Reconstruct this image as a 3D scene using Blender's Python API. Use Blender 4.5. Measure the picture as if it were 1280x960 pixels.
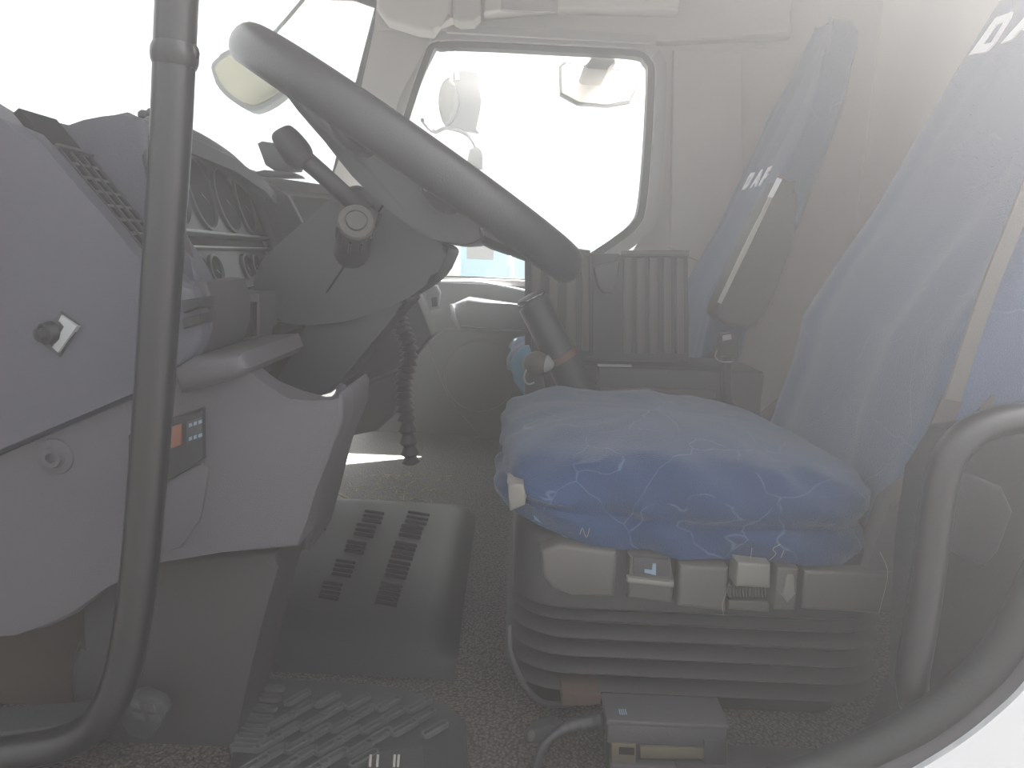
import bpy, bmesh, math, random
from mathutils import Vector, noise
random.seed(7)
R = math.radians
SC = bpy.context.scene
COL = SC.collection
for o in list(bpy.data.objects):
    bpy.data.objects.remove(o)

# ------------------------------------------------------------------ camera
F_PX, PITCH, ROLL = 950.0, R(9.5), R(2.5)
CAM_LOC = Vector((0, 0, 0))
_f = Vector((0, math.cos(PITCH), -math.sin(PITCH)))
_r0 = Vector((1, 0, 0)); _u0 = Vector((0, math.sin(PITCH), math.cos(PITCH)))
_r = _r0 * math.cos(ROLL) + _u0 * math.sin(ROLL)
_u = _u0 * math.cos(ROLL) - _r0 * math.sin(ROLL)
cam_data = bpy.data.cameras.new('camera')
cam_data.sensor_width = 36.0
cam_data.lens = 36.0 * F_PX / 1280.0
cam_data.clip_start = 0.02; cam_data.clip_end = 500
cam = bpy.data.objects.new('camera', cam_data); COL.objects.link(cam)
from mathutils import Matrix
cam.matrix_world = Matrix(((_r.x, _u.x, -_f.x, 0), (_r.y, _u.y, -_f.y, 0), (_r.z, _u.z, -_f.z, 0), (0, 0, 0, 1)))
SC.camera = cam

# ------------------------------------------------------------------ world, sun, exposure
world = bpy.data.worlds.new('sky'); SC.world = world
world.use_nodes = True
bg = world.node_tree.nodes['Background']
bg.inputs[0].default_value = (0.95, 0.98, 1.0, 1)
bg.inputs[1].default_value = 1.15
sun_l = bpy.data.lights.new('sun', 'SUN'); sun_l.energy = 335.0; sun_l.angle = R(0.6)
sun_l.color = (1.0, 0.975, 0.96)
sun = bpy.data.objects.new('sun', sun_l); COL.objects.link(sun)
sun_dir = Vector((0.57, 0.33, 0.75)).normalized()          # towards the sun
sun.rotation_euler = sun_dir.to_track_quat('Z', 'Y').to_euler()
sun.location = sun_dir * 5
vs = SC.view_settings
vs.view_transform = 'Standard'; vs.look = 'None'; vs.gamma = 1.0; vs.exposure = 0.0
vs.use_curve_mapping = False
SC.cycles.use_denoising = True
SC.cycles.volume_bounces = 1
SC.cycles.max_bounces = 10
SC.cycles.transparent_max_bounces = 12

# ------------------------------------------------------------------ helpers
def W(px, py, Y):
    """a point of the plane Y (metres into the cab) that the photograph shows at px, py"""
    d = _f + _r * ((px - 640) / F_PX) + _u * ((480 - py) / F_PX)
    return CAM_LOC + d * (Y / d.y)
def WZ(px, py, z):
    d = _f + _r * ((px - 640) / F_PX) + _u * ((480 - py) / F_PX)
    return CAM_LOC + d * (z / d.z)
def WX(px, py, x):
    d = _f + _r * ((px - 640) / F_PX) + _u * ((480 - py) / F_PX)
    return CAM_LOC + d * (x / d.x)
def srgb(c):
    out = []
    for v in c:
        v = v / 255.0
        out.append(v / 12.92 if v <= 0.04045 else ((v + 0.055) / 1.055) ** 2.4)
    return tuple(out) + (1.0,)

def nd(nt, t, **kw):
    n = nt.nodes.new(t)
    for k, v in kw.items():
        setattr(n, k, v)
    return n
def mat(name, col, rough=0.6, bump=0.0, scale=400, var=0.0, vscale=6, metal=0.0, spec=0.5, emit=None, coat=0):
    m = bpy.data.materials.new(name); m.use_nodes = True
    nt = m.node_tree; b = nt.nodes['Principled BSDF']
    c = srgb(col)
    b.inputs['Base Color'].default_value = c
    b.inputs['Roughness'].default_value = rough
    b.inputs['Metallic'].default_value = metal
    b.inputs['Specular IOR Level'].default_value = spec
    tc = nd(nt, 'ShaderNodeTexCoord')
    if bump:
        nz = nd(nt, 'ShaderNodeTexNoise'); nz.inputs['Scale'].default_value = scale; nz.inputs['Detail'].default_value = 3
        bp = nd(nt, 'ShaderNodeBump'); bp.inputs['Strength'].default_value = bump; bp.inputs['Distance'].default_value = 0.002
        nt.links.new(tc.outputs['Object'], nz.inputs['Vector'])
        nt.links.new(nz.outputs['Fac'], bp.inputs['Height'])
        nt.links.new(bp.outputs['Normal'], b.inputs['Normal'])
    if var:
        n2 = nd(nt, 'ShaderNodeTexNoise'); n2.inputs['Scale'].default_value = vscale; n2.inputs['Detail'].default_value = 6
        rp = nd(nt, 'ShaderNodeMapRange')
        rp.inputs['From Min'].default_value = 0.3; rp.inputs['From Max'].default_value = 0.7
        rp.inputs['To Min'].default_value = 1 - var; rp.inputs['To Max'].default_value = 1 + var
        mx = nd(nt, 'ShaderNodeMix', data_type='RGBA', blend_type='MULTIPLY'); mx.inputs[0].default_value = 1
        mx.inputs['A'].default_value = c
        nt.links.new(tc.outputs['Object'], n2.inputs['Vector'])
        nt.links.new(n2.outputs['Fac'], rp.inputs['Value'])
        nt.links.new(rp.outputs['Result'], mx.inputs['B'])
        nt.links.new(mx.outputs['Result'], b.inputs['Base Color'])
    if emit:
        b.inputs['Emission Color'].default_value = srgb(emit[:3]); b.inputs['Emission Strength'].default_value = emit[3]
    return m
def glass(name, tint, refl=0.06):
    m = bpy.data.materials.new(name); m.use_nodes = True
    nt = m.node_tree; nt.nodes.remove(nt.nodes['Principled BSDF'])
    out = nt.nodes['Material Output']
    tr = nd(nt, 'ShaderNodeBsdfTransparent'); tr.inputs[0].default_value = tint
    gl = nd(nt, 'ShaderNodeBsdfGlossy'); gl.inputs['Roughness'].default_value = 0.02
    mx = nd(nt, 'ShaderNodeMixShader')
    mx.inputs[0].default_value = 0.025; nt.links.new(tr.outputs[0], mx.inputs[1]); nt.links.new(gl.outputs[0], mx.inputs[2])
    nt.links.new(mx.outputs[0], out.inputs[0])
    return m
def fabric(name, base, light, stitch=(168, 186, 206), lines=1.0):
    """woven seat cover: blue towelling with a loose net of pale stitching"""
    m = bpy.data.materials.new(name); m.use_nodes = True
    nt = m.node_tree; b = nt.nodes['Principled BSDF']
    b.inputs['Roughness'].default_value = 0.95; b.inputs['Specular IOR Level'].default_value = 0.1
    b.inputs['Sheen Weight'].default_value = 0.25; b.inputs['Sheen Roughness'].default_value = 0.5
    tc = nd(nt, 'ShaderNodeTexCoord')
    nz = nd(nt, 'ShaderNodeTexNoise'); nz.inputs['Scale'].default_value = 700; nz.inputs['Detail'].default_value = 2
    n2 = nd(nt, 'ShaderNodeTexNoise'); n2.inputs['Scale'].default_value = 9; n2.inputs['Detail'].default_value = 5
    mx = nd(nt, 'ShaderNodeMix', data_type='RGBA'); mx.inputs['A'].default_value = srgb(base); mx.inputs['B'].default_value = srgb(light)
    ad = nd(nt, 'ShaderNodeMath', operation='ADD')
    sc = nd(nt, 'ShaderNodeMath', operation='MULTIPLY'); sc.inputs[1].default_value = 0.5
    nt.links.new(tc.outputs['Object'], nz.inputs['Vector']); nt.links.new(tc.outputs['Object'], n2.inputs['Vector'])
    nt.links.new(nz.outputs['Fac'], ad.inputs[0]); nt.links.new(n2.outputs['Fac'], ad.inputs[1])
    nt.links.new(ad.outputs[0], sc.inputs[0]); nt.links.new(sc.outputs[0], mx.inputs['Factor'])
    # stitching: edges of distorted cells
    dn = nd(nt, 'ShaderNodeTexNoise'); dn.inputs['Scale'].default_value = 14
    va = nd(nt, 'ShaderNodeVectorMath', operation='SCALE'); va.inputs['Scale'].default_value = 0.05
    vb = nd(nt, 'ShaderNodeVectorMath', operation='ADD')
    nt.links.new(tc.outputs['Object'], dn.inputs['Vector']); nt.links.new(dn.outputs['Color'], va.inputs[0])
    nt.links.new(va.outputs[0], vb.inputs[0]); nt.links.new(tc.outputs['Object'], vb.inputs[1])
    vo = nd(nt, 'ShaderNodeTexVoronoi', feature='DISTANCE_TO_EDGE'); vo.inputs['Scale'].default_value = 9
    nt.links.new(vb.outputs[0], vo.inputs['Vector'])
    cr = nd(nt, 'ShaderNodeMapRange'); cr.inputs['From Min'].default_value = 0.003; cr.inputs['From Max'].default_value = 0.008
    cr.inputs['To Min'].default_value = 0.42 * lines; cr.inputs['To Max'].default_value = 0.0
    nt.links.new(vo.outputs['Distance'], cr.inputs['Value'])
    bk = nd(nt, 'ShaderNodeTexNoise'); bk.inputs['Scale'].default_value = 30
    bm2 = nd(nt, 'ShaderNodeMapRange'); bm2.inputs['From Min'].default_value = 0.36; bm2.inputs['From Max'].default_value = 0.52
    nt.links.new(tc.outputs['Object'], bk.inputs['Vector']); nt.links.new(bk.outputs['Fac'], bm2.inputs['Value'])
    mu = nd(nt, 'ShaderNodeMath', operation='MULTIPLY')
    nt.links.new(cr.outputs[0], mu.inputs[0]); nt.links.new(bm2.outputs[0], mu.inputs[1])
    m2 = nd(nt, 'ShaderNodeMix', data_type='RGBA'); m2.inputs['B'].default_value = srgb(stitch)
    nt.links.new(mu.outputs[0], m2.inputs['Factor']); nt.links.new(mx.outputs['Result'], m2.inputs['A'])
    nt.links.new(m2.outputs['Result'], b.inputs['Base Color'])
    bp = nd(nt, 'ShaderNodeBump'); bp.inputs['Strength'].default_value = 0.5; bp.inputs['Distance'].default_value = 0.003
    nt.links.new(nz.outputs['Fac'], bp.inputs['Height']); nt.links.new(bp.outputs['Normal'], b.inputs['Normal'])
    return m
def pebble(name, c0, c1, scale=260):
    """pebbled rubber floor covering: tiny raised cells"""
    m = bpy.data.materials.new(name); m.use_nodes = True
    nt = m.node_tree; b = nt.nodes['Principled BSDF']; b.inputs['Roughness'].default_value = 0.55
    tc = nd(nt, 'ShaderNodeTexCoord')
    vo = nd(nt, 'ShaderNodeTexVoronoi'); vo.inputs['Scale'].default_value = scale
    nt.links.new(tc.outputs['Object'], vo.inputs['Vector'])
    mr = nd(nt, 'ShaderNodeMapRange'); mr.inputs['From Min'].default_value = 0.1; mr.inputs['From Max'].default_value = 0.7
    nt.links.new(vo.outputs['Distance'], mr.inputs['Value'])
    mx = nd(nt, 'ShaderNodeMix', data_type='RGBA'); mx.inputs['A'].default_value = srgb(c1); mx.inputs['B'].default_value = srgb(c0)
    nt.links.new(mr.outputs[0], mx.inputs['Factor']); nt.links.new(mx.outputs['Result'], b.inputs['Base Color'])
    iv = nd(nt, 'ShaderNodeMath', operation='SUBTRACT'); iv.inputs[0].default_value = 1
    nt.links.new(vo.outputs['Distance'], iv.inputs[1])
    bp = nd(nt, 'ShaderNodeBump'); bp.inputs['Strength'].default_value = 0.9; bp.inputs['Distance'].default_value = 0.003
    nt.links.new(iv.outputs[0], bp.inputs['Height']); nt.links.new(bp.outputs['Normal'], b.inputs['Normal'])
    return m

M = dict(
    dash=mat('grey grained dash plastic', (68, 67, 76), 0.62, 0.35, 900, 0.05, 9),
    dash2=mat('grey lower dash plastic', (66, 63, 67), 0.66, 0.35, 900, 0.06, 9),
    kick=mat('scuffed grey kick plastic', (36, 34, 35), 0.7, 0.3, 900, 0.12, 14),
    darkdash=mat('charcoal dash plastic', (54, 52, 55), 0.6, 0.3, 900, 0.04, 9),
    black=mat('black plastic', (34, 33, 35), 0.5, 0.2, 700),
    wheel=mat('black wheel leather', (50, 49, 53), 0.33, 0.15, 500, 0.05, 20),
    shroud=mat('charcoal column plastic', (45, 44, 48), 0.42, 0.15, 800, 0.04, 12),
    tube=mat('satin black painted tube', (24, 23, 25), 0.30, 0.08, 300, 0.06, 30),
    rubber=mat('black rubber', (40, 40, 42), 0.6, 0.2, 300, 0.1, 12),
    bellows=mat('black bellows rubber', (44, 42, 43), 0.55, 0.15, 300, 0.06, 12),
    housing=mat('seat housing plastic', (74, 71, 68), 0.55, 0.2, 900, 0.08, 16),
    doorp=mat('black door plastic', (32, 31, 32), 0.6, 0.3, 900, 0.04, 9),
    lever=mat('worn grey lever plastic', (104, 101, 97), 0.5, 0.2, 500, 0.08, 20),
    dark=mat('dark recess plastic', (16, 15, 16), 0.9, spec=0.1),
    brown=mat('brown dusty wheel arch', (58, 48, 42), 0.9, 0.4, 120, 0.15, 14),
    beige=mat('pale beige headliner', (196, 190, 184), 0.85, 0.2, 500, 0.03, 5),
    pillar=mat('pale grey pillar plastic', (168, 164, 158), 0.7, 0.15, 900, 0.03, 5),
    greytrim=mat('mid grey trim plastic', (150, 146, 144), 0.6, 0.2, 900, 0.03, 7),
    back=mat('beige rear wall lining', (230, 223, 214), 0.9, 0.2, 500, 0.03, 5),
    bpillar=mat('grey pillar lining', (168, 161, 156), 0.8, 0.2, 500, 0.04, 6),
    seal=mat('black door seal rubber', (16, 16, 17), 0.6, 0.2, 200),
    paint=mat('white body paint', (196, 197, 200), 0.3, 0, 1, 0.03, 8),
    chrome=mat('polished steel', (205, 205, 208), 0.22, 0, 1, 0, 1, 1.0),
    silver=mat('silver grey plastic', (140, 142, 144), 0.45),
    mirror=mat('dusty mirror glass', (186, 182, 158), 0.25, 0, 1, 0.08, 8, 0.35),  # cream colour stands in for the yard reflected in the glass
    mirrorback=mat('pale grey mirror housing', (150, 152, 150), 0.5),
    glasswind=glass('clear windscreen glass', (0.97, 0.99, 0.98, 1)),
    gauge=mat('black gauge face', (24, 23, 25), 0.7, spec=0.15),
    bezel=mat('grey gauge bezel', (74, 74, 79), 0.5),
    orange=mat('dull orange display', (104, 66, 50), 0.4),
    bluepr=mat('pale blue printed marks', (112, 130, 146), 0.5),
    whitepr=mat('white print', (232, 232, 236), 0.7),
    fab=fabric('blue seat cover towelling', (30, 46, 76), (48, 68, 102), (110, 126, 148), 0.75),
    fabback=fabric('blue seat back cover', (62, 72, 94), (84, 96, 120), (120, 132, 150), 0.5),
    seatdark=mat('dark grey seat shell', (70, 66, 66), 0.75, 0.3, 300, 0.05, 8),
    belt=mat('grey seat belt webbing', (84, 81, 78), 0.7, 0.4, 900),
    pebble=pebble('pebbled floor rubber', (22, 20, 19), (92, 84, 79)),
    tread=mat('worn mat tread rubber', (66, 66, 68), 0.55, 0.2, 300, 0.1, 12),
    matrub=mat('smooth floor mat rubber', (32, 32, 34), 0.5, 0.25, 500, 0.1, 8),
    blue=mat('blue cloth', (84, 124, 146), 0.9, 0.4, 300, 0.1, 20),
    straw=mat('dry straw', (170, 158, 122), 0.8),
    ocher=mat('dull yellow plastic', (66, 61, 46), 0.6),
    rust=mat('rust brown steel', (62, 47, 40), 0.8, 0.3, 200, 0.2, 30),
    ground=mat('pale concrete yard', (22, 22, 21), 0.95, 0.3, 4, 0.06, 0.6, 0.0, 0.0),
    truckblue=mat('turquoise truck paint', (120, 190, 214), 0.5),
    truckpale=mat('pale trailer sheet', (196, 200, 204), 0.6),
    wall=mat('pale far wall', (206, 204, 198), 0.8),
    thread=mat('loose cotton thread', (130, 126, 112), 0.9),
    red=mat('faded red print', (96, 66, 62), 0.7),
)

ORG = {}
def org(o):
    return ORG.get(o.name, Vector((0, 0, 0)))
def tag(o, label, cat=None, group=None, kind=None):
    if label: o['label'] = label
    if cat: o['category'] = cat
    if group: o['group'] = group
    if kind: o['kind'] = kind
    return o
def thing(name, loc, label, cat, group=None, kind=None):
    e = bpy.data.objects.new(name, None); COL.objects.link(e)
    e.location = loc; e.empty_display_size = 0.05
    ORG[e.name] = Vector(loc)
    return tag(e, label, cat, group, kind)
def link(name, bm, m, parent=None, smooth=True, ang=0.7):
    bmesh.ops.recalc_face_normals(bm, faces=bm.faces[:])
    if parent is not None:
        off = org(parent)
    else:
        xs = [v.co for v in bm.verts]
        lo = Vector((min(v.x for v in xs), min(v.y for v in xs), min(v.z for v in xs)))
        hi = Vector((max(v.x for v in xs), max(v.y for v in xs), max(v.z for v in xs)))
        off = Vector(((lo.x + hi.x) / 2, (lo.y + hi.y) / 2, lo.z))
    for v in bm.verts:
        v.co -= off
    for e in bm.edges:
        if len(e.link_faces) == 2:
            try:
                e.smooth = e.calc_face_angle() < ang
            except ValueError:
                pass
    for f in bm.faces:
        f.smooth = smooth
    me = bpy.data.meshes.new(name); bm.to_mesh(me); bm.free()
    me.materials.append(m)
    o = bpy.data.objects.new(name, me); COL.objects.link(o)
    ORG[o.name] = off
    if parent is not None:
        o.parent = parent
    else:
        o.location = off
    return o
def crom(pts, n, closed=True):
    """Catmull-Rom through points (any dimension)"""
    if n <= 1: return list(pts)
    out = []; N = len(pts)
    rng = range(N) if closed else range(N - 1)
    for i in rng:
        if closed:
            p = [pts[(i + k) % N] for k in (-1, 0, 1, 2)]
        else:
            p = [pts[max(0, min(N - 1, i + k))] for k in (-1, 0, 1, 2)]
        for j in range(n):
            t = j / n
            out.append(tuple(0.5 * (2 * b + (c - a) * t + (2 * a - 5 * b + 4 * c - d) * t * t + (3 * b - a - 3 * c + d) * t ** 3)
                             for a, b, c, d in zip(*p)))
    if not closed: out.append(tuple(pts[-1]))
    return out
def bm_prism(bm, near, vec, bev=0.0, seg=2, back=False):
    """polygon of 3-D points pushed along vec; the near rim bevelled"""
    vs_ = [bm.verts.new(p) for p in near]
    f = bm.faces.new(vs_)
    wv = [bm.verts.new(Vector(p) + vec) for p in near]
    N = len(vs_)
    sides = [bm.faces.new((vs_[i], vs_[(i + 1) % N], wv[(i + 1) % N], wv[i])) for i in range(N)]
    bf = bm.faces.new(list(reversed(wv)))
    if bev:
        ed = list(f.edges) + (list(bf.edges) if back else [])
        bmesh.ops.bevel(bm, geom=ed, offset=bev, segments=seg, profile=0.5, affect='EDGES', clamp_overlap=True)
def prism(name, pts, Y0, Y1, m, parent=None, bev=0.004, seg=2, sm=1, back=False, ang=0.7):
    p2 = crom(pts, sm)
    near = [W(x, y, Y0) for x, y in p2]
    bm = bmesh.new(); bm_prism(bm, near, Vector((0, Y1 - Y0, 0)), bev, seg, back)
    return link(name, bm, m, parent, ang=ang)
def bm_tube(bm, path, rad, seg=12, flat=1.0, up=None, caps=True):
    P = [Vector(p) for p in path]; N = len(P)
    rads = rad if isinstance(rad, (list, tuple)) else [rad] * N
    tprev = None; nrm = None; rings = []
    for i in range(N):
        t = (P[min(N - 1, i + 1)] - P[max(0, i - 1)]).normalized()
        if nrm is None:
            a = Vector(up) if up else (Vector((0, 0, 1)) if abs(t.z) < 0.9 else Vector((1, 0, 0)))
            nrm = (a - t * a.dot(t)).normalized()
        else:
            q = tprev.rotation_difference(t); nrm = (q @ nrm); nrm = (nrm - t * nrm.dot(t)).normalized()
        b = t.cross(nrm); tprev = t
        rings.append([bm.verts.new(P[i] + (nrm * math.cos(2 * math.pi * k / seg) * flat + b * math.sin(2 * math.pi * k / seg)) * rads[i]) for k in range(seg)])
    for a, c in zip(rings, rings[1:]):
        for k in range(seg):
            bm.faces.new((a[k], a[(k + 1) % seg], c[(k + 1) % seg], c[k]))
    if caps:
        bm.faces.new(list(reversed(rings[0]))); bm.faces.new(rings[-1])
def tube(name, path, rad, m, parent=None, seg=14, sm=6, flat=1.0, up=None):
    pts = crom([tuple(p) for p in path], sm, False) if sm > 1 else path
    if isinstance(rad, (list, tuple)):
        rr_ = crom([(r,) for r in rad], sm, False) if sm > 1 else [(r,) for r in rad]
        rad = [r[0] for r in rr_]
    bm = bmesh.new(); bm_tube(bm, pts, rad, seg, flat, up)
    return link(name, bm, m, parent)
def bm_box(bm, c, s, rot=None, bev=0.0, seg=2):
    g = bmesh.ops.create_cube(bm, size=1)
    vsx = g['verts']
    for v in vsx:
        v.co = Vector((v.co.x * s[0], v.co.y * s[1], v.co.z * s[2]))
        if rot is not None: v.co = rot @ v.co
        v.co += Vector(c)
    if bev:
        ed = set(e for v in vsx for e in v.link_edges)
        bmesh.ops.bevel(bm, geom=list(ed), offset=bev, segments=seg, profile=0.5, affect='EDGES', clamp_overlap=True)
def box(name, c, s, m, parent=None, rot=None, bev=0.003, seg=2):
    bm = bmesh.new(); bm_box(bm, c, s, rot, bev, seg)
    return link(name, bm, m, parent)
def loft(name, rings, m, parent=None, cap=(True, True), closed=True, ang=0.9):
    bm = bmesh.new()
    rv = [[bm.verts.new(p) for p in r] for r in rings]
    n = len(rv[0])
    for a, c in zip(rv, rv[1:]):
        for k in range(n if closed else n - 1):
            bm.faces.new((a[k], a[(k + 1) % n], c[(k + 1) % n], c[k]))
    if cap[0]: bm.faces.new(list(reversed(rv[0])))
    if cap[1]: bm.faces.new(rv[-1])
    return link(name, bm, m, parent, ang=ang)
def lathe(name, base, axis, prof, m, parent=None, seg=24):
    axis = Vector(axis).normalized()
    a = Vector((0, 0, 1)) if abs(axis.z) < 0.9 else Vector((1, 0, 0))
    u = axis.cross(a).normalized(); v = axis.cross(u)
    rings = [[Vector(base) + axis * h + (u * math.cos(2 * math.pi * k / seg) + v * math.sin(2 * math.pi * k / seg)) * max(r, 1e-4) for k in range(seg)] for h, r in prof]
    return loft(name, rings, m, parent, ang=0.6)
def rrect(cx, cy, hx, hy, r, z, n=10):
    r = min(r, hx * 0.98, hy * 0.98)
    out = []
    for (sx, sy, a0) in ((1, 1, 0), (-1, 1, 90), (-1, -1, 180), (1, -1, 270)):
        for k in range(n + 1):
            a = R(a0 + 90 * k / n)
            out.append(Vector((cx + sx * (hx - r) + r * math.cos(a), cy + sy * (hy - r) + r * math.sin(a), z)))
    return out
def resample(ring, n):
    L = [0]; N = len(ring)
    for i in range(N):
        L.append(L[-1] + (ring[(i + 1) % N] - ring[i]).length)
    out = []; j = 0
    for k in range(n):
        t = L[-1] * k / n
        while L[j + 1] < t: j += 1
        s = (t - L[j]) / max(1e-9, L[j + 1] - L[j])
        out.append(ring[j].lerp(ring[(j + 1) % N], s))
    return out
def ribbon(name, path, width, thick, m, parent=None, wdir=(0, 1, 0), sm=6):
    pts = [Vector(p) for p in (crom([tuple(p) for p in path], sm, False) if sm > 1 else path)]
    rings = []
    w0 = Vector(wdir)
    for i, p in enumerate(pts):
        t = (pts[min(len(pts) - 1, i + 1)] - pts[max(0, i - 1)]).normalized()
        w = (w0 - t * w0.dot(t)).normalized() * width / 2
        n = t.cross(w).normalized() * thick / 2
        rings.append([p + w + n, p - w + n, p - w - n, p + w - n])
    return loft(name, rings, m, parent)
def ellipse(cx, cy, rx, ry, rot=0, n=20):
    c, s = math.cos(R(rot)), math.sin(R(rot))
    return [(cx + rx * math.cos(t) * c - ry * math.sin(t) * s, cy + rx * math.cos(t) * s + ry * math.sin(t) * c)
            for t in [2 * math.pi * k / n for k in range(n)]]
def struct(o, label, cat):
    return tag(o, label, cat, kind='structure')

# ------------------------------------------------------------------ the cab shell
FZ = -0.52
bm = bmesh.new(); bm_box(bm, (0.05, 1.42, FZ - 0.03), (1.9, 1.68, 0.06), None, 0)
struct(link('floor', bm, M['pebble']), 'black pebbled rubber cab floor under the seats', 'floor')
bm = bmesh.new(); bm_box(bm, (0.1, 1.42, 0.93), (1.8, 1.68, 0.04), None, 0.01)
struct(link('ceiling', bm, M['beige']), 'pale beige cab headliner overhead', 'ceiling')
bm = bmesh.new(); bm_box(bm, (0.98, 1.42, 0.18), (0.05, 1.66, 1.46), None, 0.01)
wall_back = struct(link('wall_back', bm, M['back']), 'pale beige lined rear wall behind the seats', 'wall')
# bulkhead ahead of the pedals
bm = bmesh.new(); bm_box(bm, (-0.86, 1.42, -0.2), (0.05, 1.66, 0.68), None, 0.01)
struct(link('wall_front', bm, M['dark']), 'dark front bulkhead behind the dashboard', 'wall')
# roof-height header above windscreen
bm = bmesh.new(); bm_box(bm, (-0.52, 1.4, 0.785), (0.36, 1.62, 0.25), None, 0.02)
struct(link('trim_1', bm, M['beige']), 'pale header trim above the windscreen', 'trim')

bm = bmesh.new(); bm_box(bm, (0.1, 0.60, 0.87), (1.8, 0.04, 0.08), None, 0.01)
struct(link('trim_11', bm, M['beige']), 'pale rail above the open driver door', 'trim')

# passenger side: wall around the door window
YD = 2.2
def hole_panel(name, outer, inner, Y0, Y1, m, parent=None):
    """flat panel with a window hole; outer and inner have the same number of points"""
    bm = bmesh.new()
    A = [[bm.verts.new(W(x, y, Y0) + Vector((0, dy, 0))) for x, y in ring] for ring, dy in ((outer, 0), (inner, 0), (inner, Y1 - Y0), (outer, Y1 - Y0))]
    n = len(outer)
    for a, b in ((0, 1), (1, 2), (2, 3), (3, 0)):
        for k in range(n):
            bm.faces.new((A[a][k], A[a][(k + 1) % n], A[b][(k + 1) % n], A[b][k]))
    return link(name, bm, m, parent)
def rring(pts, n=96):
    p = [Vector((x, y, 0)) for x, y in pts]
    return [(v.x, v.y) for v in resample(p, n)]
win_in = crom([(538, 72), (552, 60), (600, 60), (700, 65), (790, 70), (806, 78), (810, 95), (806, 180), (799, 255), (790, 278), (768, 296), (738, 316), (700, 340), (660, 348), (600, 346), (500, 343), (470, 338), (474, 300), (500, 190)], 5)
def grow(poly, d):
    n = len(poly); cx = sum(p[0] for p in poly) / n; cy = sum(p[1] for p in poly) / n
    out = []
    for i, (x, y) in enumerate(poly):
        ax, ay = poly[i - 1]; bx, by = poly[(i + 1) % n]
        tx, ty = bx - ax, by - ay; L = math.hypot(tx, ty) or 1
        nx, ny = ty / L, -tx / L
        if nx * (x - cx) + ny * (y - cy) < 0: nx, ny = -nx, -ny
        out.append((x + nx * d, y + ny * d))
    return out
door = thing('door_1', W(660, 620, YD), 'dark passenger door with large rounded window', 'door', kind='structure')
hole_panel('seal', grow(win_in, 11), win_in, YD - 0.012, YD + 0.03, M['seal'], door)
hole_panel('window_frame', grow(win_in, 24), grow(win_in, 10), YD - 0.03, YD + 0.02, M['greytrim'], door)
# glass
g = [W(x, y, YD + 0.012) for x, y in grow(win_in, 4)]
bm = bmesh.new(); bm_prism(bm, g, Vector((0, 0.004, 0)))
link('pane', bm, M['glasswind'], door)
# lower door skin
prism('door_panel', [(455, 352), (560, 352), (760, 356), (900, 362), (900, 760), (455, 760)], YD - 0.035, YD + 0.03, M['doorp'], door, 0.006)
prism('sill_strip', [(470, 343), (660, 351), (760, 356), (760, 362), (660, 358), (470, 350)], YD - 0.05, YD - 0.03, M['greytrim'], door, 0.002)
tube('sill_cord', [W(545, 352, YD - 0.06), W(600, 353, YD - 0.06), W(660, 364, YD - 0.06)], 0.003, M['silver'], door, 8)
prism('armrest', [(563, 382), (585, 372), (640, 380), (720, 388), (720, 412), (620, 412), (575, 408), (563, 398)], YD - 0.12, YD - 0.03, M['shroud'], door, 0.012, 3)
prism('pull_handle', [(562, 380), (566, 380), (571, 398), (577, 411), (572, 411), (564, 398)], YD - 0.13, YD - 0.115, M['chrome'], door, 0.001)
prism('pocket', [(532, 430), (556, 412), (690, 415), (690, 560), (610, 560), (560, 500)], YD - 0.075, YD - 0.03, M['doorp'], door, 0.012, 3)
prism('speaker_grille', ellipse(600, 470, 45, 45), YD - 0.085, YD - 0.07, M['black'], door, 0.004)
# door jamb, pillar, cant rail on the far side
prism('trim_2', [(812, -190), (1250, -190), (1250, 760), (870, 760), (840, 420), (764, 352), (785, 328), (803, 298), (814, 250), (824, 90), (812, 56)], YD, YD + 0.05, M['bpillar'], None, 0.004)
struct(bpy.data.objects['trim_2'], 'grey lined pillar behind the passenger door', 'trim')
prism('trim_3', [(842, 62), (928, 66), (928, 330), (880, 330), (838, 310)], YD - 0.02, YD, M['bpillar'], None, 0.006)
struct(bpy.data.objects['trim_3'], 'raised grey panel on the pillar behind the passenger window', 'trim')
prism('trim_4', [(470, -190), (1000, -190), (990, 45), (830, 52), (540, 36), (470, 40)], YD - 0.045, YD + 0.03, M['pillar'], None, 0.012, 3)
struct(bpy.data.objects['trim_4'], 'pale rail above the passenger door window', 'trim')
prism('trim_5', [(558, 30), (700, 36), (820, 44), (820, 54), (700, 48), (558, 40)], YD - 0.06, YD - 0.045, M['greytrim'], None, 0.002)
struct(bpy.data.objects['trim_5'], 'thin grey gutter strip above the passenger window', 'trim')
# far front pillar beside the windscreen
prism('trim_6', [(478, -190), (560, -190), (548, 40), (522, 66), (500, 120), (462, 260), (440, 345), (395, 345), (418, 215), (445, 128), (458, 105), (474, 34)], YD - 0.04, YD + 0.02, M['pillar'], None, 0.012, 3)
struct(bpy.data.objects['trim_6'], 'pale grey front pillar between windscreen and passenger window', 'trim')
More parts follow.
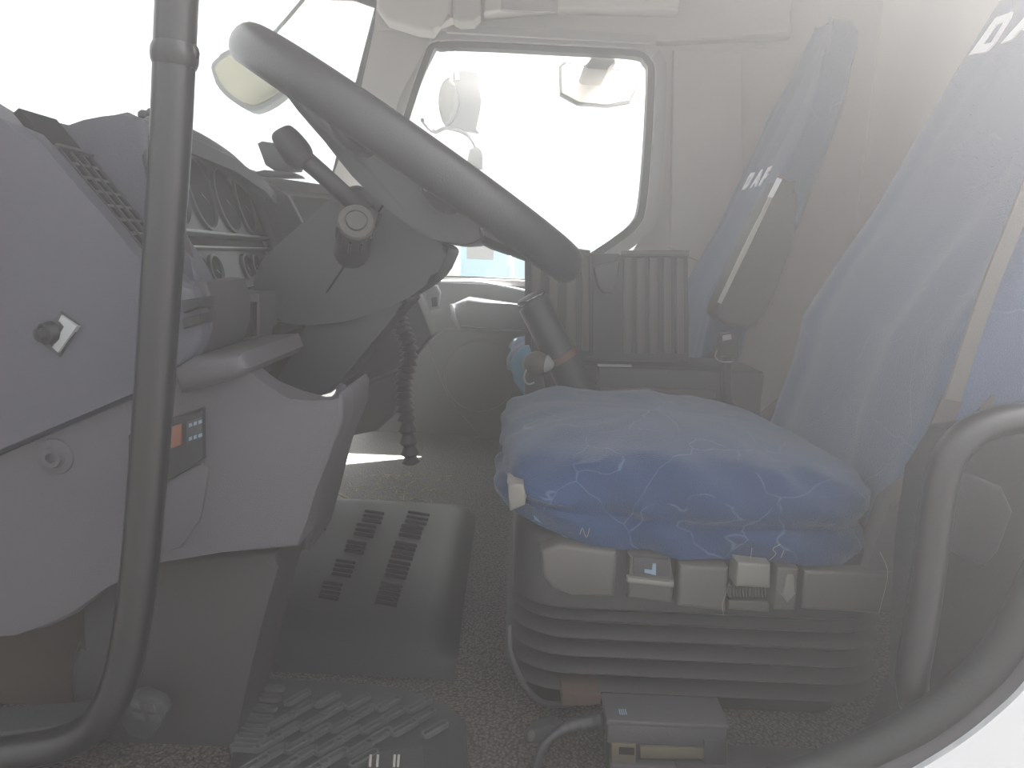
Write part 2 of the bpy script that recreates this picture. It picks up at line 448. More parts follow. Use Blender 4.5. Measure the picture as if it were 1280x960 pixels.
# overhead locker and sun visor
ov = thing('overhead_console', W(700, 10, 2.1), 'pale overhead locker above the passenger window', 'console')
prism('body', [(604, -50), (860, -50), (850, 12), (690, 8), (604, 16)], 2.09, 2.155, M['beige'], ov, 0.012, 3)
prism('cover', [(627, -30), (700, -30), (697, 16), (627, 12)], 2.08, 2.095, M['greytrim'], ov, 0.004)
vz = thing('sun_visor', W(520, 30, 2.1), 'pale folded sun visor in the corner above the windscreen pillar', 'visor')
prism('flap', [(470, -50), (566, -50), (566, 22), (548, 28), (540, 40), (520, 38), (482, 26), (470, 10)], 2.08, 2.14, M['beige'], vz, 0.012, 3)
prism('edge', [(566, -50), (600, -50), (600, 18), (592, 27), (574, 28), (566, 24)], 2.06, 2.12, M['pillar'], vz, 0.008, 3)

# windscreen: curved pane with black border
def wind_pt(y, z):
    u = (y - 1.4) / 0.82
    x = -0.80 + 0.30 * abs(u) ** 2.6
    return Vector((x + (z - 0.17) * 0.26, y, z))
rings = []
zs = [0.10 + 0.60 * k / 8 for k in range(9)]
ys = [0.58 + 1.62 * k / 32 for k in range(33)]
bm = bmesh.new()
grid = [[bm.verts.new(wind_pt(y, z)) for y in ys] for z in zs]
for a, b in zip(grid, grid[1:]):
    for k in range(32):
        bm.faces.new((a[k], a[k + 1], b[k + 1], b[k]))
bmesh.ops.solidify(bm, geom=bm.faces[:], thickness=0.005)
wd = struct(link('window_1', bm, M['glasswind']), 'curved clear windscreen above the dashboard', 'window')
path = [wind_pt(2.19, 0.12 + 0.56 * k / 8) + Vector((0.006, 0, 0)) for k in range(9)]
ribbon('border', path, 0.05, 0.006, M['seal'], wd, (0.35, 1, 0), 1)
path = [wind_pt(y, 0.665) + Vector((0.006, 0, 0)) for y in ys]
ribbon('border', path, 0.05, 0.006, M['seal'], wd, (0, 0, 1), 1)
path = [wind_pt(0.60, 0.12 + 0.56 * k / 8) + Vector((0.006, 0, 0)) for k in range(9)]
ribbon('border', path, 0.05, 0.006, M['seal'], wd, (0.35, -1, 0), 1)

bm = bmesh.new(); bm_tube(bm, [wind_pt(0.605, -0.5 + 1.38 * k / 6) + Vector((-0.01, 0, 0)) for k in range(7)], 0.032, 12)
struct(link('trim_12', bm, M['pillar']), 'pale front pillar beside the open driver door', 'trim')
# near door opening: B pillar lining, seal and painted sill corner
prism('trim_7', [(1150, 700), (1165, 600), (1200, 545), (1300, 530), (1500, 520), (1500, 1100), (1000, 1100), (1100, 960), (1140, 880)], 0.69, 0.74, M['seal'], None, 0.01, 3)
b7 = struct(bpy.data.objects['trim_7'], 'dark lining panel behind the rear grab handle', 'trim')
prism('raised_panel', [(1188, 582), (1255, 610), (1268, 640), (1250, 690), (1232, 710), (1185, 690)], 0.682, 0.692, M['rubber'], b7, 0.005, 3)
corner = crom([(1360, 560), (1325, 660), (1290, 745), (1250, 815), (1195, 872), (1130, 915), (1050, 952), (960, 985)], 8, False)
bm = bmesh.new(); bm_tube(bm, [W(x, y, 0.60) for x, y in corner], 0.016, 14)
struct(link('trim_8', bm, M['seal']), 'black rubber door seal curving along the sill corner', 'trim')
c2 = crom([(1400, 600), (1350, 740), (1296, 842), (1240, 900), (1170, 950), (1060, 1010), (960, 1040)], 8, False)
outl = [W(x, y, 0.575) for x, y in c2] + [W(960, 1200, 0.575), W(1500, 1200, 0.575), W(1500, 600, 0.575)]
bm = bmesh.new(); bm_prism(bm, outl, Vector((0, 0.06, 0)), 0.008, 3)
struct(link('trim_9', bm, M['paint']), 'white painted body corner below the door seal', 'trim')
c3 = [W(x, y, 0.592) for x, y in crom([(1390, 590), (1338, 720), (1284, 828), (1228, 886), (1155, 938), (1050, 985)], 6, False)]
bm = bmesh.new(); bm_tube(bm, c3, 0.012, 10)
struct(link('trim_10', bm, M['darkdash']), 'grey inner lip between door seal and painted sill', 'trim')

# ------------------------------------------------------------------ dashboard
dash = thing('dashboard', W(100, 700, 0.9), 'grey moulded dashboard with instrument hood and side panels', 'dashboard')
YN = 0.68
# upper side panel
slope = [(-340, -60), (-200, 30), (-70, 105), (0, 148), (36, 164), (62, 192), (100, 236), (140, 282), (168, 318), (190, 345), (215, 352), (238, 362)]
prism('side_panel', slope + [(250, 390), (250, 425), (240, 448), (215, 468), (175, 488), (90, 524), (0, 562), (-340, 704)], YN, YN + 0.021, M['dash'], dash, 0.007, 3)
# lower side panel with knee bolster
low = [(-340, 712), (0, 570), (90, 531), (175, 495), (215, 474), (300, 452), (309, 470), (330, 486), (362, 499), (392, 507), (408, 506), (424, 492), (429, 500), (428, 530), (410, 575), (395, 612), (384, 650), (373, 684), (280, 690), (196, 698), (160, 714), (130, 737), (95, 768), (60, 785), (20, 794), (-80, 800), (-340, 810)]
prism('knee_panel', low, YN + 0.01, 0.735, M['dash2'], dash, 0.012, 4)
prism('panel_return', [(402, 507), (424, 492), (429, 500), (428, 530), (410, 575), (395, 612), (373, 684), (345, 684), (380, 600)], 0.72, 0.85, M['dash2'], dash, 0.004)
prism('knee_ledge', [(212, 462), (240, 446), (300, 442), (308, 462), (300, 472), (222, 494)], YN - 0.005, 0.86, M['dash2'], dash, 0.010, 3)
# side lip beyond the column cut-out
tube('cutout_rim', [W(309, 470, 0.72), W(330, 486, 0.72), W(362, 499, 0.72), W(392, 508, 0.72), (W(410, 508, 0.73)), W(425, 495, 0.76), W(427, 486, 0.82)], 0.006, M['dash'], dash, 10)
prism('lower_fascia', [(395, 560), (425, 545), (412, 590), (400, 640), (386, 690), (376, 690), (384, 640)], 0.80, 0.90, M['darkdash'], dash, 0.008, 3)
# dash core under the hood; slope carries the vent
core = [(-340, -55), (-200, 34), (-70, 108), (0, 150), (38, 166), (64, 194), (102, 238), (142, 284), (170, 320), (200, 352), (240, 372), (240, 480), (-340, 690)]
prism('vent_deck', core, YN + 0.02, 0.77, M['dash'], dash, 0.003)
# vent strip on the slope: well, dividers, cross ribs, thumb wheel
a = W(66, 196, YN + 0.02); b = W(170, 320, YN + 0.02)
ax = (b - a).normalized(); nz_ = Vector((-ax.z, 0, ax.x));
if nz_.z < 0: nz_ = -nz_
Lv = (b - a).length
vent = thing  # placeholder name kept local
def vbox(u0, u1, y0, y1, h0, h1):
    """8 corners of a block on the vent slope (u along, y across, h out of the face)"""
    pts = []
    for (u, y, h) in ((u0, y0, h0), (u1, y0, h0), (u1, y1, h0), (u0, y1, h0), (u0, y0, h1), (u1, y0, h1), (u1, y1, h1), (u0, y1, h1)):
        pts.append(a + ax * u + nz_ * h + Vector((0, y - (YN + 0.02), 0)))
    return pts
def bm_hexa(bm, p):
    v = [bm.verts.new(q) for q in p]
    for f in ((0, 1, 2, 3), (4, 5, 6, 7), (0, 1, 5, 4), (1, 2, 6, 5), (2, 3, 7, 6), (3, 0, 4, 7)):
        bm.faces.new([v[i] for i in f])
bm = bmesh.new(); bm_hexa(bm, vbox(-0.005, Lv, YN + 0.025, 0.758, 0.001, 0.005)); bmesh.ops.recalc_face_normals(bm, faces=bm.faces[:])
vt = link('air_vent', bm, M['dark'], dash, False); vt['label'] = 'black slatted air vent'
for k in range(4):
    yy = YN + 0.026 + k * 0.0165
    bm = bmesh.new(); bm_hexa(bm, vbox(-0.004, Lv - 0.004, yy, yy + 0.0025, 0.004, 0.0075)); link('slat', bm, M['shroud'], vt, False)
for k in range(7):
    u = Lv * (k + 0.5) / 7
    bm = bmesh.new(); bm_hexa(bm, vbox(u, u + 0.003, YN + 0.028, 0.756, 0.004, 0.006)); link('cross_rib', bm, M['darkdash'], vt, False)
bm = bmesh.new(); bm_hexa(bm, vbox(-0.008, -0.004, YN + 0.022, 0.760, 0.0, 0.010)); link('slat', bm, M['darkdash'], vt, False)
bm = bmesh.new(); bm_hexa(bm, vbox(Lv, Lv + 0.012, YN + 0.03, 0.76, -0.004, 0.010)); link('thumb_wheel', bm, M['black'], vt, False)
bm = bmesh.new(); bm_hexa(bm, vbox(-0.05, -0.010, YN + 0.022, 0.758, -0.003, 0.004)); link('top_grille', bm, M['dark'], vt, False)

# instrument hood
HY0, HY1 = 0.765, 1.30
hood = [(40, 172), (70, 163), (104, 150), (150, 143), (176, 147), (190, 158), (178, 185), (186, 222), (205, 268), (225, 305), (250, 345), (258, 400), (250, 450), (40, 480)]
prism('instrument_hood', hood, HY0, HY0 + 0.03, M['dash'], dash, 0.010, 4, 2)
# roof and far cheek of the hood
top = [W(x, y, HY0 + 0.02) for x, y in ((60, 168), (104, 152), (150, 145), (176, 149), (188, 158))]
rings = []
for yy, dz in ((0, 0), (0.12, 0.004), (0.26, 0.0), (0.40, -0.015), (0.48, -0.035)):
    rings.append([p + Vector((-0.02 * (yy / .5), yy, dz)) for p in top] + [p + Vector((-0.02 * (yy / .5), yy, dz - 0.016)) for p in reversed(top)])
loft('hood_top', rings, M['dash'], dash)
# cluster face frame of reference: near edge line and width
cA = W(196, 200, HY0 + 0.02); cB = W(268, 440, HY0 + 0.02)
cv = cB - cA; LV = 0.138; cv.normalize()
cu = Vector((-0.12, 1, 0)).normalized()
cn = cu.cross(cv).normalized()
if cn.x < 0: cn = -cn
def CP(u, v, h=0.0):
    return cA + cu * u + cv * v + cn * h
def cpanel(name, pts, h0, h1, m, parent, bev=0.002):
    bm = bmesh.new(); bm_prism(bm, [CP(u, v, h1) for u, v in pts], -cn * (h1 - h0), bev)
    return link(name, bm, m, parent)
cl = cpanel('instrument_cluster', [(0, -0.05), (0.46, -0.05), (0.46, LV), (0, LV)], -0.05, -0.012, M['bezel'], dash)
cl['label'] = 'instrument cluster with dark oval gauges in a grey plate'
def gauge(u, v, ru, rv):
    n = 28
    def el(k, d, h):
        return CP(u + (ru - d) * math.cos(2 * math.pi * k / n), v + (rv - d) * math.sin(2 * math.pi * k / n), h)
    rings = [[el(k, d, h) for k in range(n)] for d, h in ((0, -0.014), (0, -0.008), (0.003, -0.007), (0.004, -0.011), (0.004, -0.0115))]
    g_ = loft('gauge', rings, M['bezel'], cl, (False, False))
    bm = bmesh.new(); bm_prism(bm, [el(k, 0.0035, -0.0105) for k in range(n)], -cn * 0.004)
    link('gauge_face', bm, M['gauge'], g_)
    bm = bmesh.new(); bm_prism(bm, [CP(u, v + 0.0015, -.0095), CP(u + ru * .6, v + rv * .3, -.0095), CP(u, v - 0.0015, -.0095)], -cn * 0.001)
    link('needle', bm, M['bezel'], g_)
gauge(0.055, 0.018, 0.055, 0.046); gauge(0.17, 0.018, 0.052, 0.046); gauge(0.29, 0.018, 0.055, 0.046); gauge(0.40, 0.018, 0.05, 0.046)
for uu in (0.075, 0.137, 0.30, 0.362): gauge(uu, 0.112, 0.027, 0.019)
cpanel('trim_bar', [(0, 0.068), (0.46, 0.068), (0.46, 0.072), (0, 0.072)], -0.02, 0.002, M['silver'], cl)
cpanel('trim_bar', [(0, 0.086), (0.46, 0.086), (0.46, 0.089), (0, 0.089)], -0.02, 0.002, M['silver'], cl)
cpanel('display_slot', [(0.01, 0.073), (0.45, 0.073), (0.45, 0.085), (0.01, 0.085)], -0.02, -0.009, M['gauge'], cl)
cpanel('warning_lamp', [(0.015, 0.060), (0.03, 0.063), (0.03, 0.067), (0.012, 0.067)], -0.02, -0.005, M['whitepr'], cl)
cpanel('warning_lamp', [(0.02, 0.075), (0.05, 0.075), (0.05, 0.083), (0.02, 0.083)], -0.02, -0.005, M['whitepr'], cl)
# rounded bezel lip along near edge, over the top and down the far cheek
lip = [CP(-0.005, LV + 0.05), CP(-0.010, LV * 0.8), CP(-0.014, LV * 0.3), CP(-0.008, -0.01), CP(0.02, -0.036), CP(0.10, -0.042), CP(0.2, -0.044), CP(0.34, -0.036), CP(0.44, -0.01), CP(0.475, 0.06), CP(0.475, LV)]
tube('hood_lip', lip, 0.011, M['darkdash'], dash, 12)
far = [CP(0.46, -0.06), CP(0.46, LV), CP(0.46, LV, -0.2), CP(0.46, -0.06, -0.2)]
rings = [[CP(0.45, -0.035, 0.0), CP(0.47, 0.01, 0.045), CP(0.475, 0.08, 0.06), CP(0.475, 0.2, 0.06), CP(0.475, 0.2, -0.2), CP(0.45, -0.035, -0.2)]]
rings.append([p + cu * 0.03 for p in rings[0]])
loft('hood_cheek', rings, M['darkdash'], dash)
# switch bank right of the panel, under the cluster
prism('switch_panel', [(245, 350), (258, 352), (266, 380), (266, 410), (256, 440), (244, 452), (238, 448), (238, 356)], 0.70, 0.80, M['darkdash'], dash, 0.006, 3)
prism('lower_cluster_trim', [(262, 366), (325, 366), (325, 470), (300, 470), (262, 452)], 0.84, 0.92, M['darkdash'], dash, 0.004)
prism('cubby', [(282, 378), (318, 378), (318, 420), (290, 424)], 0.832, 0.85, M['dark'], dash, 0.004)
sw = prism('rocker_switch', [(226, 376), (247, 372), (250, 384), (228, 392)], 0.665, 0.70, M['black'], dash, 0.003)
prism('rocker_switch', [(226, 398), (250, 392), (252, 404), (228, 412)], 0.665, 0.70, M['black'], dash, 0.003)
# passenger side of the dash
prof = [(-0.84, 0.16), (-0.74, 0.195), (-0.62, 0.19), (-0.56, 0.175), (-0.545, 0.14), (-0.56, 0.02), (-0.58, -0.1), (-0.62, -0.22), (-0.84, -0.24)]
rings = []
for yy, sh in ((0.775, 0.075), (0.95, 0.055), (1.12, 0.03), (1.28, 0.0), (1.45, 0.0), (1.7, 0.0), (2.0, 0.0), (2.14, 0.0)):
    rings.append([Vector((x, yy, z - 0.02 - sh)) for x, z in prof])
loft('dash_body', rings, M['darkdash'], dash, ang=0.5)
prism('dash_pad', [(296, 214), (318, 222), (372, 226), (440, 236), (440, 247), (372, 240), (318, 232)], 1.55, 2.14, M['darkdash'], dash, 0.004)
prism('glovebox_lid', [(318, 240), (430, 250), (425, 330), (335, 330)], 1.60, 1.64, M['black'], dash, 0.006)
# latch and bolt and display on the near panels
la = prism('latch', [(74, 389), (98, 407), (73, 447), (44, 425)], YN - 0.004, YN + 0.01, M['darkdash'], dash, 0.002); la['label'] = 'small latch with black knob'
prism('latch_plate', [(76, 394), (96, 408), (72, 441), (64, 434), (82, 408), (72, 402)], YN - 0.007, YN, M['silver'], la, 0.001)
lathe('latch_knob', W(66, 416, YN - 0.002), (-0.5, -1, -0.1), [(0, .011), (.008, .010), (.009, .006), (.014, .006), (.015, .003), (.0155, 0)], M['black'], la, 14)
bo = lathe('bolt', W(70, 570, YN + 0.011), (0, -1, 0), [(0, .018), (.003, .017), (.004, .011), (.009, .009), (.009, .005), (.004, .004), (.004, 0)], M['dash2'], dash, 18)
dp = prism('tachograph', [(159, 545), (200, 528), (253, 510), (254, 574), (206, 604), (160, 632)], YN + 0.003, YN + 0.03, M['black'], dash, 0.003); dp['label'] = 'black display unit with orange window'
prism('display', [(206, 537), (226, 530), (226, 556), (206, 564)], YN + 0.0005, YN + 0.004, M['orange'], dp, 0.0005)
prism('button_panel', [(233, 527), (252, 521), (252, 548), (233, 555)], YN + 0.001, YN + 0.004, M['darkdash'], dp, 0.0005)
for (x, y) in ((236, 530), (242, 528), (248, 526), (236, 547), (242, 545), (248, 543)):
    prism('button_mark', [(x, y), (x + 3.5, y - 1.2), (x + 3.5, y + 3), (x, y + 4.2)], YN - 0.0002, YN + 0.002, M['bluepr'], dp, 0)
prism('lower_cover', [(196, 606), (250, 580), (262, 585), (250, 650), (225, 685), (196, 694)], YN + 0.006, YN + 0.02, M['dash2'], dash, 0.003)
# kick panel and wheel-arch pocket
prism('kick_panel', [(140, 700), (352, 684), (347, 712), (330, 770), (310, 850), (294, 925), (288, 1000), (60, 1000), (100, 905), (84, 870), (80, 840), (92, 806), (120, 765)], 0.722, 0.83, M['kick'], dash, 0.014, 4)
prism('arch_liner', [(-340, 790), (-80, 780), (160, 700), (130, 770), (100, 810), (90, 870), (115, 905), (-80, 1000), (-340, 1000)], 0.78, 0.90, M['brown'], dash, 0.006)

# sensor and dash camera on the dash top
sn = thing('light_sensor', W(185, 152, 0.95), 'small black stubby sensor on top of the instrument hood', 'sensor')
tube('stem', [W(176, 146, 0.95), W(184, 149, 0.95), W(192, 158, 0.95)], 0.004, M['black'], sn, 8)
lathe('head', W(174, 143, 0.95), (1, 0, -0.1), [(0, .004), (.003, .006), (.010, .006), (.012, .009), (.022, .010), (.026, .007)], M['black'], sn, 14)
dc = thing('dash_camera', W(345, 226, 1.60), 'small black camera on a clip mount on the dashboard top', 'camera')
prism('body', [(321, 179), (327, 176), (352, 180), (372, 203), (369, 212), (342, 213), (331, 206)], 1.58, 1.63, M['black'], dc, 0.004)
tube('clip', [W(345, 212, 1.6), W(342, 217, 1.6), W(338, 219, 1.6)], 0.002, M['black'], dc, 8)
tube('clip', [W(352, 212, 1.6), W(356, 217, 1.6), W(358, 220, 1.6)], 0.003, M['black'], dc, 8)
prism('base', [(314, 216), (330, 212), (368, 216), (372, 220), (318, 220)], 1.58, 1.64, M['black'], dc, 0.002)

# ------------------------------------------------------------------ steering column, stalks, wheel
colm = thing('steering_column', W(380, 500, 0.98), 'charcoal steering column shroud with two control stalks', 'steering column')
sh_ = [(318, 345), (330, 322), (380, 277), (425, 240), (445, 231), (462, 240), (500, 268), (544, 299), (559, 310), (556, 322), (542, 348), (510, 372), (470, 390), (430, 402), (375, 406), (335, 398), (320, 375)]
prism('shroud', sh_, 0.90, 1.08, M['shroud'], colm, 0.030, 6, 3, True)
# seam between the shroud halves
tube('seam', [W(482, 252, 0.8985), W(470, 268, 0.8985)], 0.0012, M['dark'], colm, 6, 1)
tube('seam', [W(432, 330, 0.8985), W(408, 366, 0.8985)], 0.0012, M['dark'], colm, 6, 1)
prism('lower_shroud', [(345, 395), (500, 372), (495, 392), (462, 432), (428, 474), (412, 492), (385, 496), (350, 488), (322, 466), (332, 425)], 0.92, 1.06, M['shroud'], colm, 0.03, 5, 2, True)
prism('boot', [(300, 430), (345, 405), (370, 410), (340, 470), (330, 486), (312, 470)], 0.88, 1.04, M['dark'], colm, 0.012, 3)
st = tube('indicator_stalk', [W(456, 264, 0.90), W(436, 248, 0.87), W(400, 215, 0.85), W(366, 186, 0.84)], [0.013, 0.0105, 0.010, 0.0105], M['shroud'], colm, 14, 5)
tube('stalk_knob', [W(382, 205, 0.838), W(374, 195, 0.838), W(362, 179, 0.838), W(352, 166, 0.838), W(350, 163, 0.838)], [0.011, 0.016, 0.0155, 0.0125, 0.008], M['black'], st, 16, 4)
prism('stalk_gaiter', [(452, 252), (474, 266), (470, 282), (458, 290), (448, 276)], 0.885, 0.91, M['black'], colm, 0.004)
s2 = tube('wiper_stalk', [W(440, 316, 0.92), W(441, 312, 0.90), W(443, 297, 0.86), W(445, 280, 0.825)], [0.024, 0.021, 0.019, 0.0185], M['black'], colm, 20, 4)
dirn = (W(445, 278, 0.82) - W(443, 297, 0.86)).normalized()
lathe('stalk_cap', W(445, 279, 0.824), dirn, [(0, .0195), (.004, .0195), (.006, .018), (.006, .0125), (.004, .012), (.004, .0105), (.008, .010), (.009, .0)], M['housing'], s2, 24)
for k in range(10):
    ang_ = R(36 * k)
    # grip ribs
    bm = bmesh.new()
    uu = dirn.cross(Vector((0, 0, 1))).normalized(); vv = dirn.cross(uu)
    off = (uu * math.cos(ang_) + vv * math.sin(ang_)) * 0.0192
    bm_tube(bm, [W(443, 297, 0.86) + off, W(445, 283, 0.832) + off], 0.0018, 5)
    link('grip_rib', bm, M['black'], s2)

sw_c = W(521, 203, 0.985)
wheel = thing('steering_wheel', sw_c, 'large black steering wheel tilted towards the driver seat', 'steering wheel')
e1 = (W(728, 345, 0.985) - W(313, 60, 0.985)).normalized()
RW = (W(728, 345, 0.985) - W(313, 60, 0.985)).length / 2 - 0.019
e2 = Vector((0, 1, 0)); e3 = e1.cross(e2).normalized()
if e3.z < 0: e3 = -e3
def torus(name, c, e1, e2, e3, Rm, r, m, parent, n=72, k=18, sq=1.0):
    rings = []
    for i in range(n + 1):
        t = 2 * math.pi * i / n
        d = e1 * math.cos(t) + e2 * math.sin(t)
        rings.append([c + d * (Rm + r * math.cos(2 * math.pi * j / k)) + e3 * (r * sq * math.sin(2 * math.pi * j / k)) for j in range(k)])
    bm = bmesh.new(); rv = [[bm.verts.new(p) for p in ring] for ring in rings[:-1]]
    for i in range(n):
        a_, b_ = rv[i], rv[(i + 1) % n]
        for j in range(k):
            bm.faces.new((a_[j], a_[(j + 1) % k], b_[(j + 1) % k], b_[j]))
    return link(name, bm, m, parent)
torus('rim', sw_c, e1, e2, e3, RW, 0.0190, M['wheel'], wheel, 84, 18, 1.22)
hubp = [(340, 92), (372, 138), (405, 176), (440, 220), (478, 256), (520, 288), (548, 302), (575, 306), (602, 298), (590, 262), (555, 232), (480, 186), (400, 130), (360, 100)]
prism('hub', hubp, 0.872, 1.098, M['wheel'], wheel, 0.026, 6, 2, True, 1.3)
for s in (-1, 1):
    for t0 in (-0.3, 0.4):
        c0 = sw_c + e1 * t0 * 0.12 - e3 * 0.022 + e2 * s * 0.05
        c1 = sw_c + e1 * t0 * 0.22 - e3 * 0.003 + e2 * s * (RW * 0.96)
        bm = bmesh.new(); bm_tube(bm, [c0, c0.lerp(c1, .5) - e3 * 0.012, c1], [0.026, 0.02, 0.013], 12, 0.45, e3)
        link('spoke', bm, M['wheel'], wheel)
for s in (1,):
    c1 = sw_c + e1 * RW * 0.96 - e3 * 0.004; c0 = sw_c + e1 * 0.05 - e3 * 0.03
    bm = bmesh.new(); bm_tube(bm, [c0, c0.lerp(c1, .5) - e3 * 0.006, c1], [0.05, 0.04, 0.03], 14, 0.36, e3)
    link('spoke', bm, M['wheel'], wheel)
lathe('horn_pad', sw_c - e3 * 0.03, e3, [(0, .09), (.02, .09), (.034, .08), (.04, .05), (.042, 0)], M['black'], wheel, 28)

# ------------------------------------------------------------------ grab handles
h1 = thing('grab_handle', W(110, 925, 0.62), 'long black tubular grab handle standing in front of the dashboard', 'handle')
tube('tube', [W(225, -60, 0.625), W(221, 0, 0.625), W(217, 90, 0.625), W(212, 200, 0.625), W(203, 330, 0.625), W(192, 500, 0.625), W(181, 640, 0.625), W(171, 740, 0.625), W(156, 830, 0.628), W(138, 880, 0.63), W(112, 912, 0.635), W(60, 934, 0.64), W(-60, 950, 0.64)], 0.0158, M['tube'], h1, 20, 5)
lathe('collar', W(218.5, 78, 0.625), W(218.0, 58, 0.625) - W(218.5, 78, 0.625), [(-.004, .0158), (0, .0175), (.005, .018), (.010, .0175), (.014, .0158)], M['tube'], h1, 18)
for x in (-1, 1):
    c = W(218.5 + x * 22, 66, 0.625)
    bm = bmesh.new(); bmesh.ops.create_icosphere(bm, subdivisions=2, radius=0.006)
    for v in bm.verts: v.co = Vector((v.co.x * 0.9, v.co.y, v.co.z * 1.25)) + c
    link('lug', bm, M['tube'], h1)
prism('foot', [(-60, 920), (60, 912), (100, 905), (90, 935), (70, 960), (-60, 985)], 0.655, 0.70, M['rubber'], h1, 0.006)
h2 = thing('grab_handle', W(1180, 915, 0.63), 'short black curved grab handle beside the driver seat', 'handle')
tube('tube', [W(1345, 545, 0.64), W(1290, 524, 0.63), W(1245, 528, 0.625), W(1205, 548, 0.62), W(1181, 585, 0.62), W(1171, 640, 0.62), W(1160, 720, 0.62), W(1148, 800, 0.62), W(1140, 850, 0.622), W(1146, 885, 0.628), W(1168, 908, 0.64), W(1215, 915, 0.665)], 0.0135, M['tube'], h2, 20, 6)
lathe('mount', W(1225, 915, 0.67), (0.6, 1, 0), [(-.01, .018), (0, .020), (.012, .022), (.03, .022)], M['tube'], h2, 18)

# pedal pad by the handle foot
pp = thing('pedal', W(180, 920, 0.70), 'black rubber foot pad with moulded squares beside the handle foot', 'pedal')
prism('pad', [(150, 874), (176, 868), (200, 878), (208, 892), (192, 920), (180, 926), (160, 920), (148, 900)], 0.685, 0.70, M['rubber'], pp, 0.003, 2)
for dx, dy in ((160, 876), (178, 880), (164, 890), (184, 893)):
    prism('pad_square', [(dx, dy), (dx + 13, dy + 2), (dx + 16, dy + 11), (dx + 4, dy + 9)], 0.682, 0.687, M['darkdash'], pp, 0.001)
tube('stem', [W(150, 890, 0.705), W(142, 888, 0.706), W(136, 886, 0.708)], 0.008, M['chrome'], pp, 8, 3)

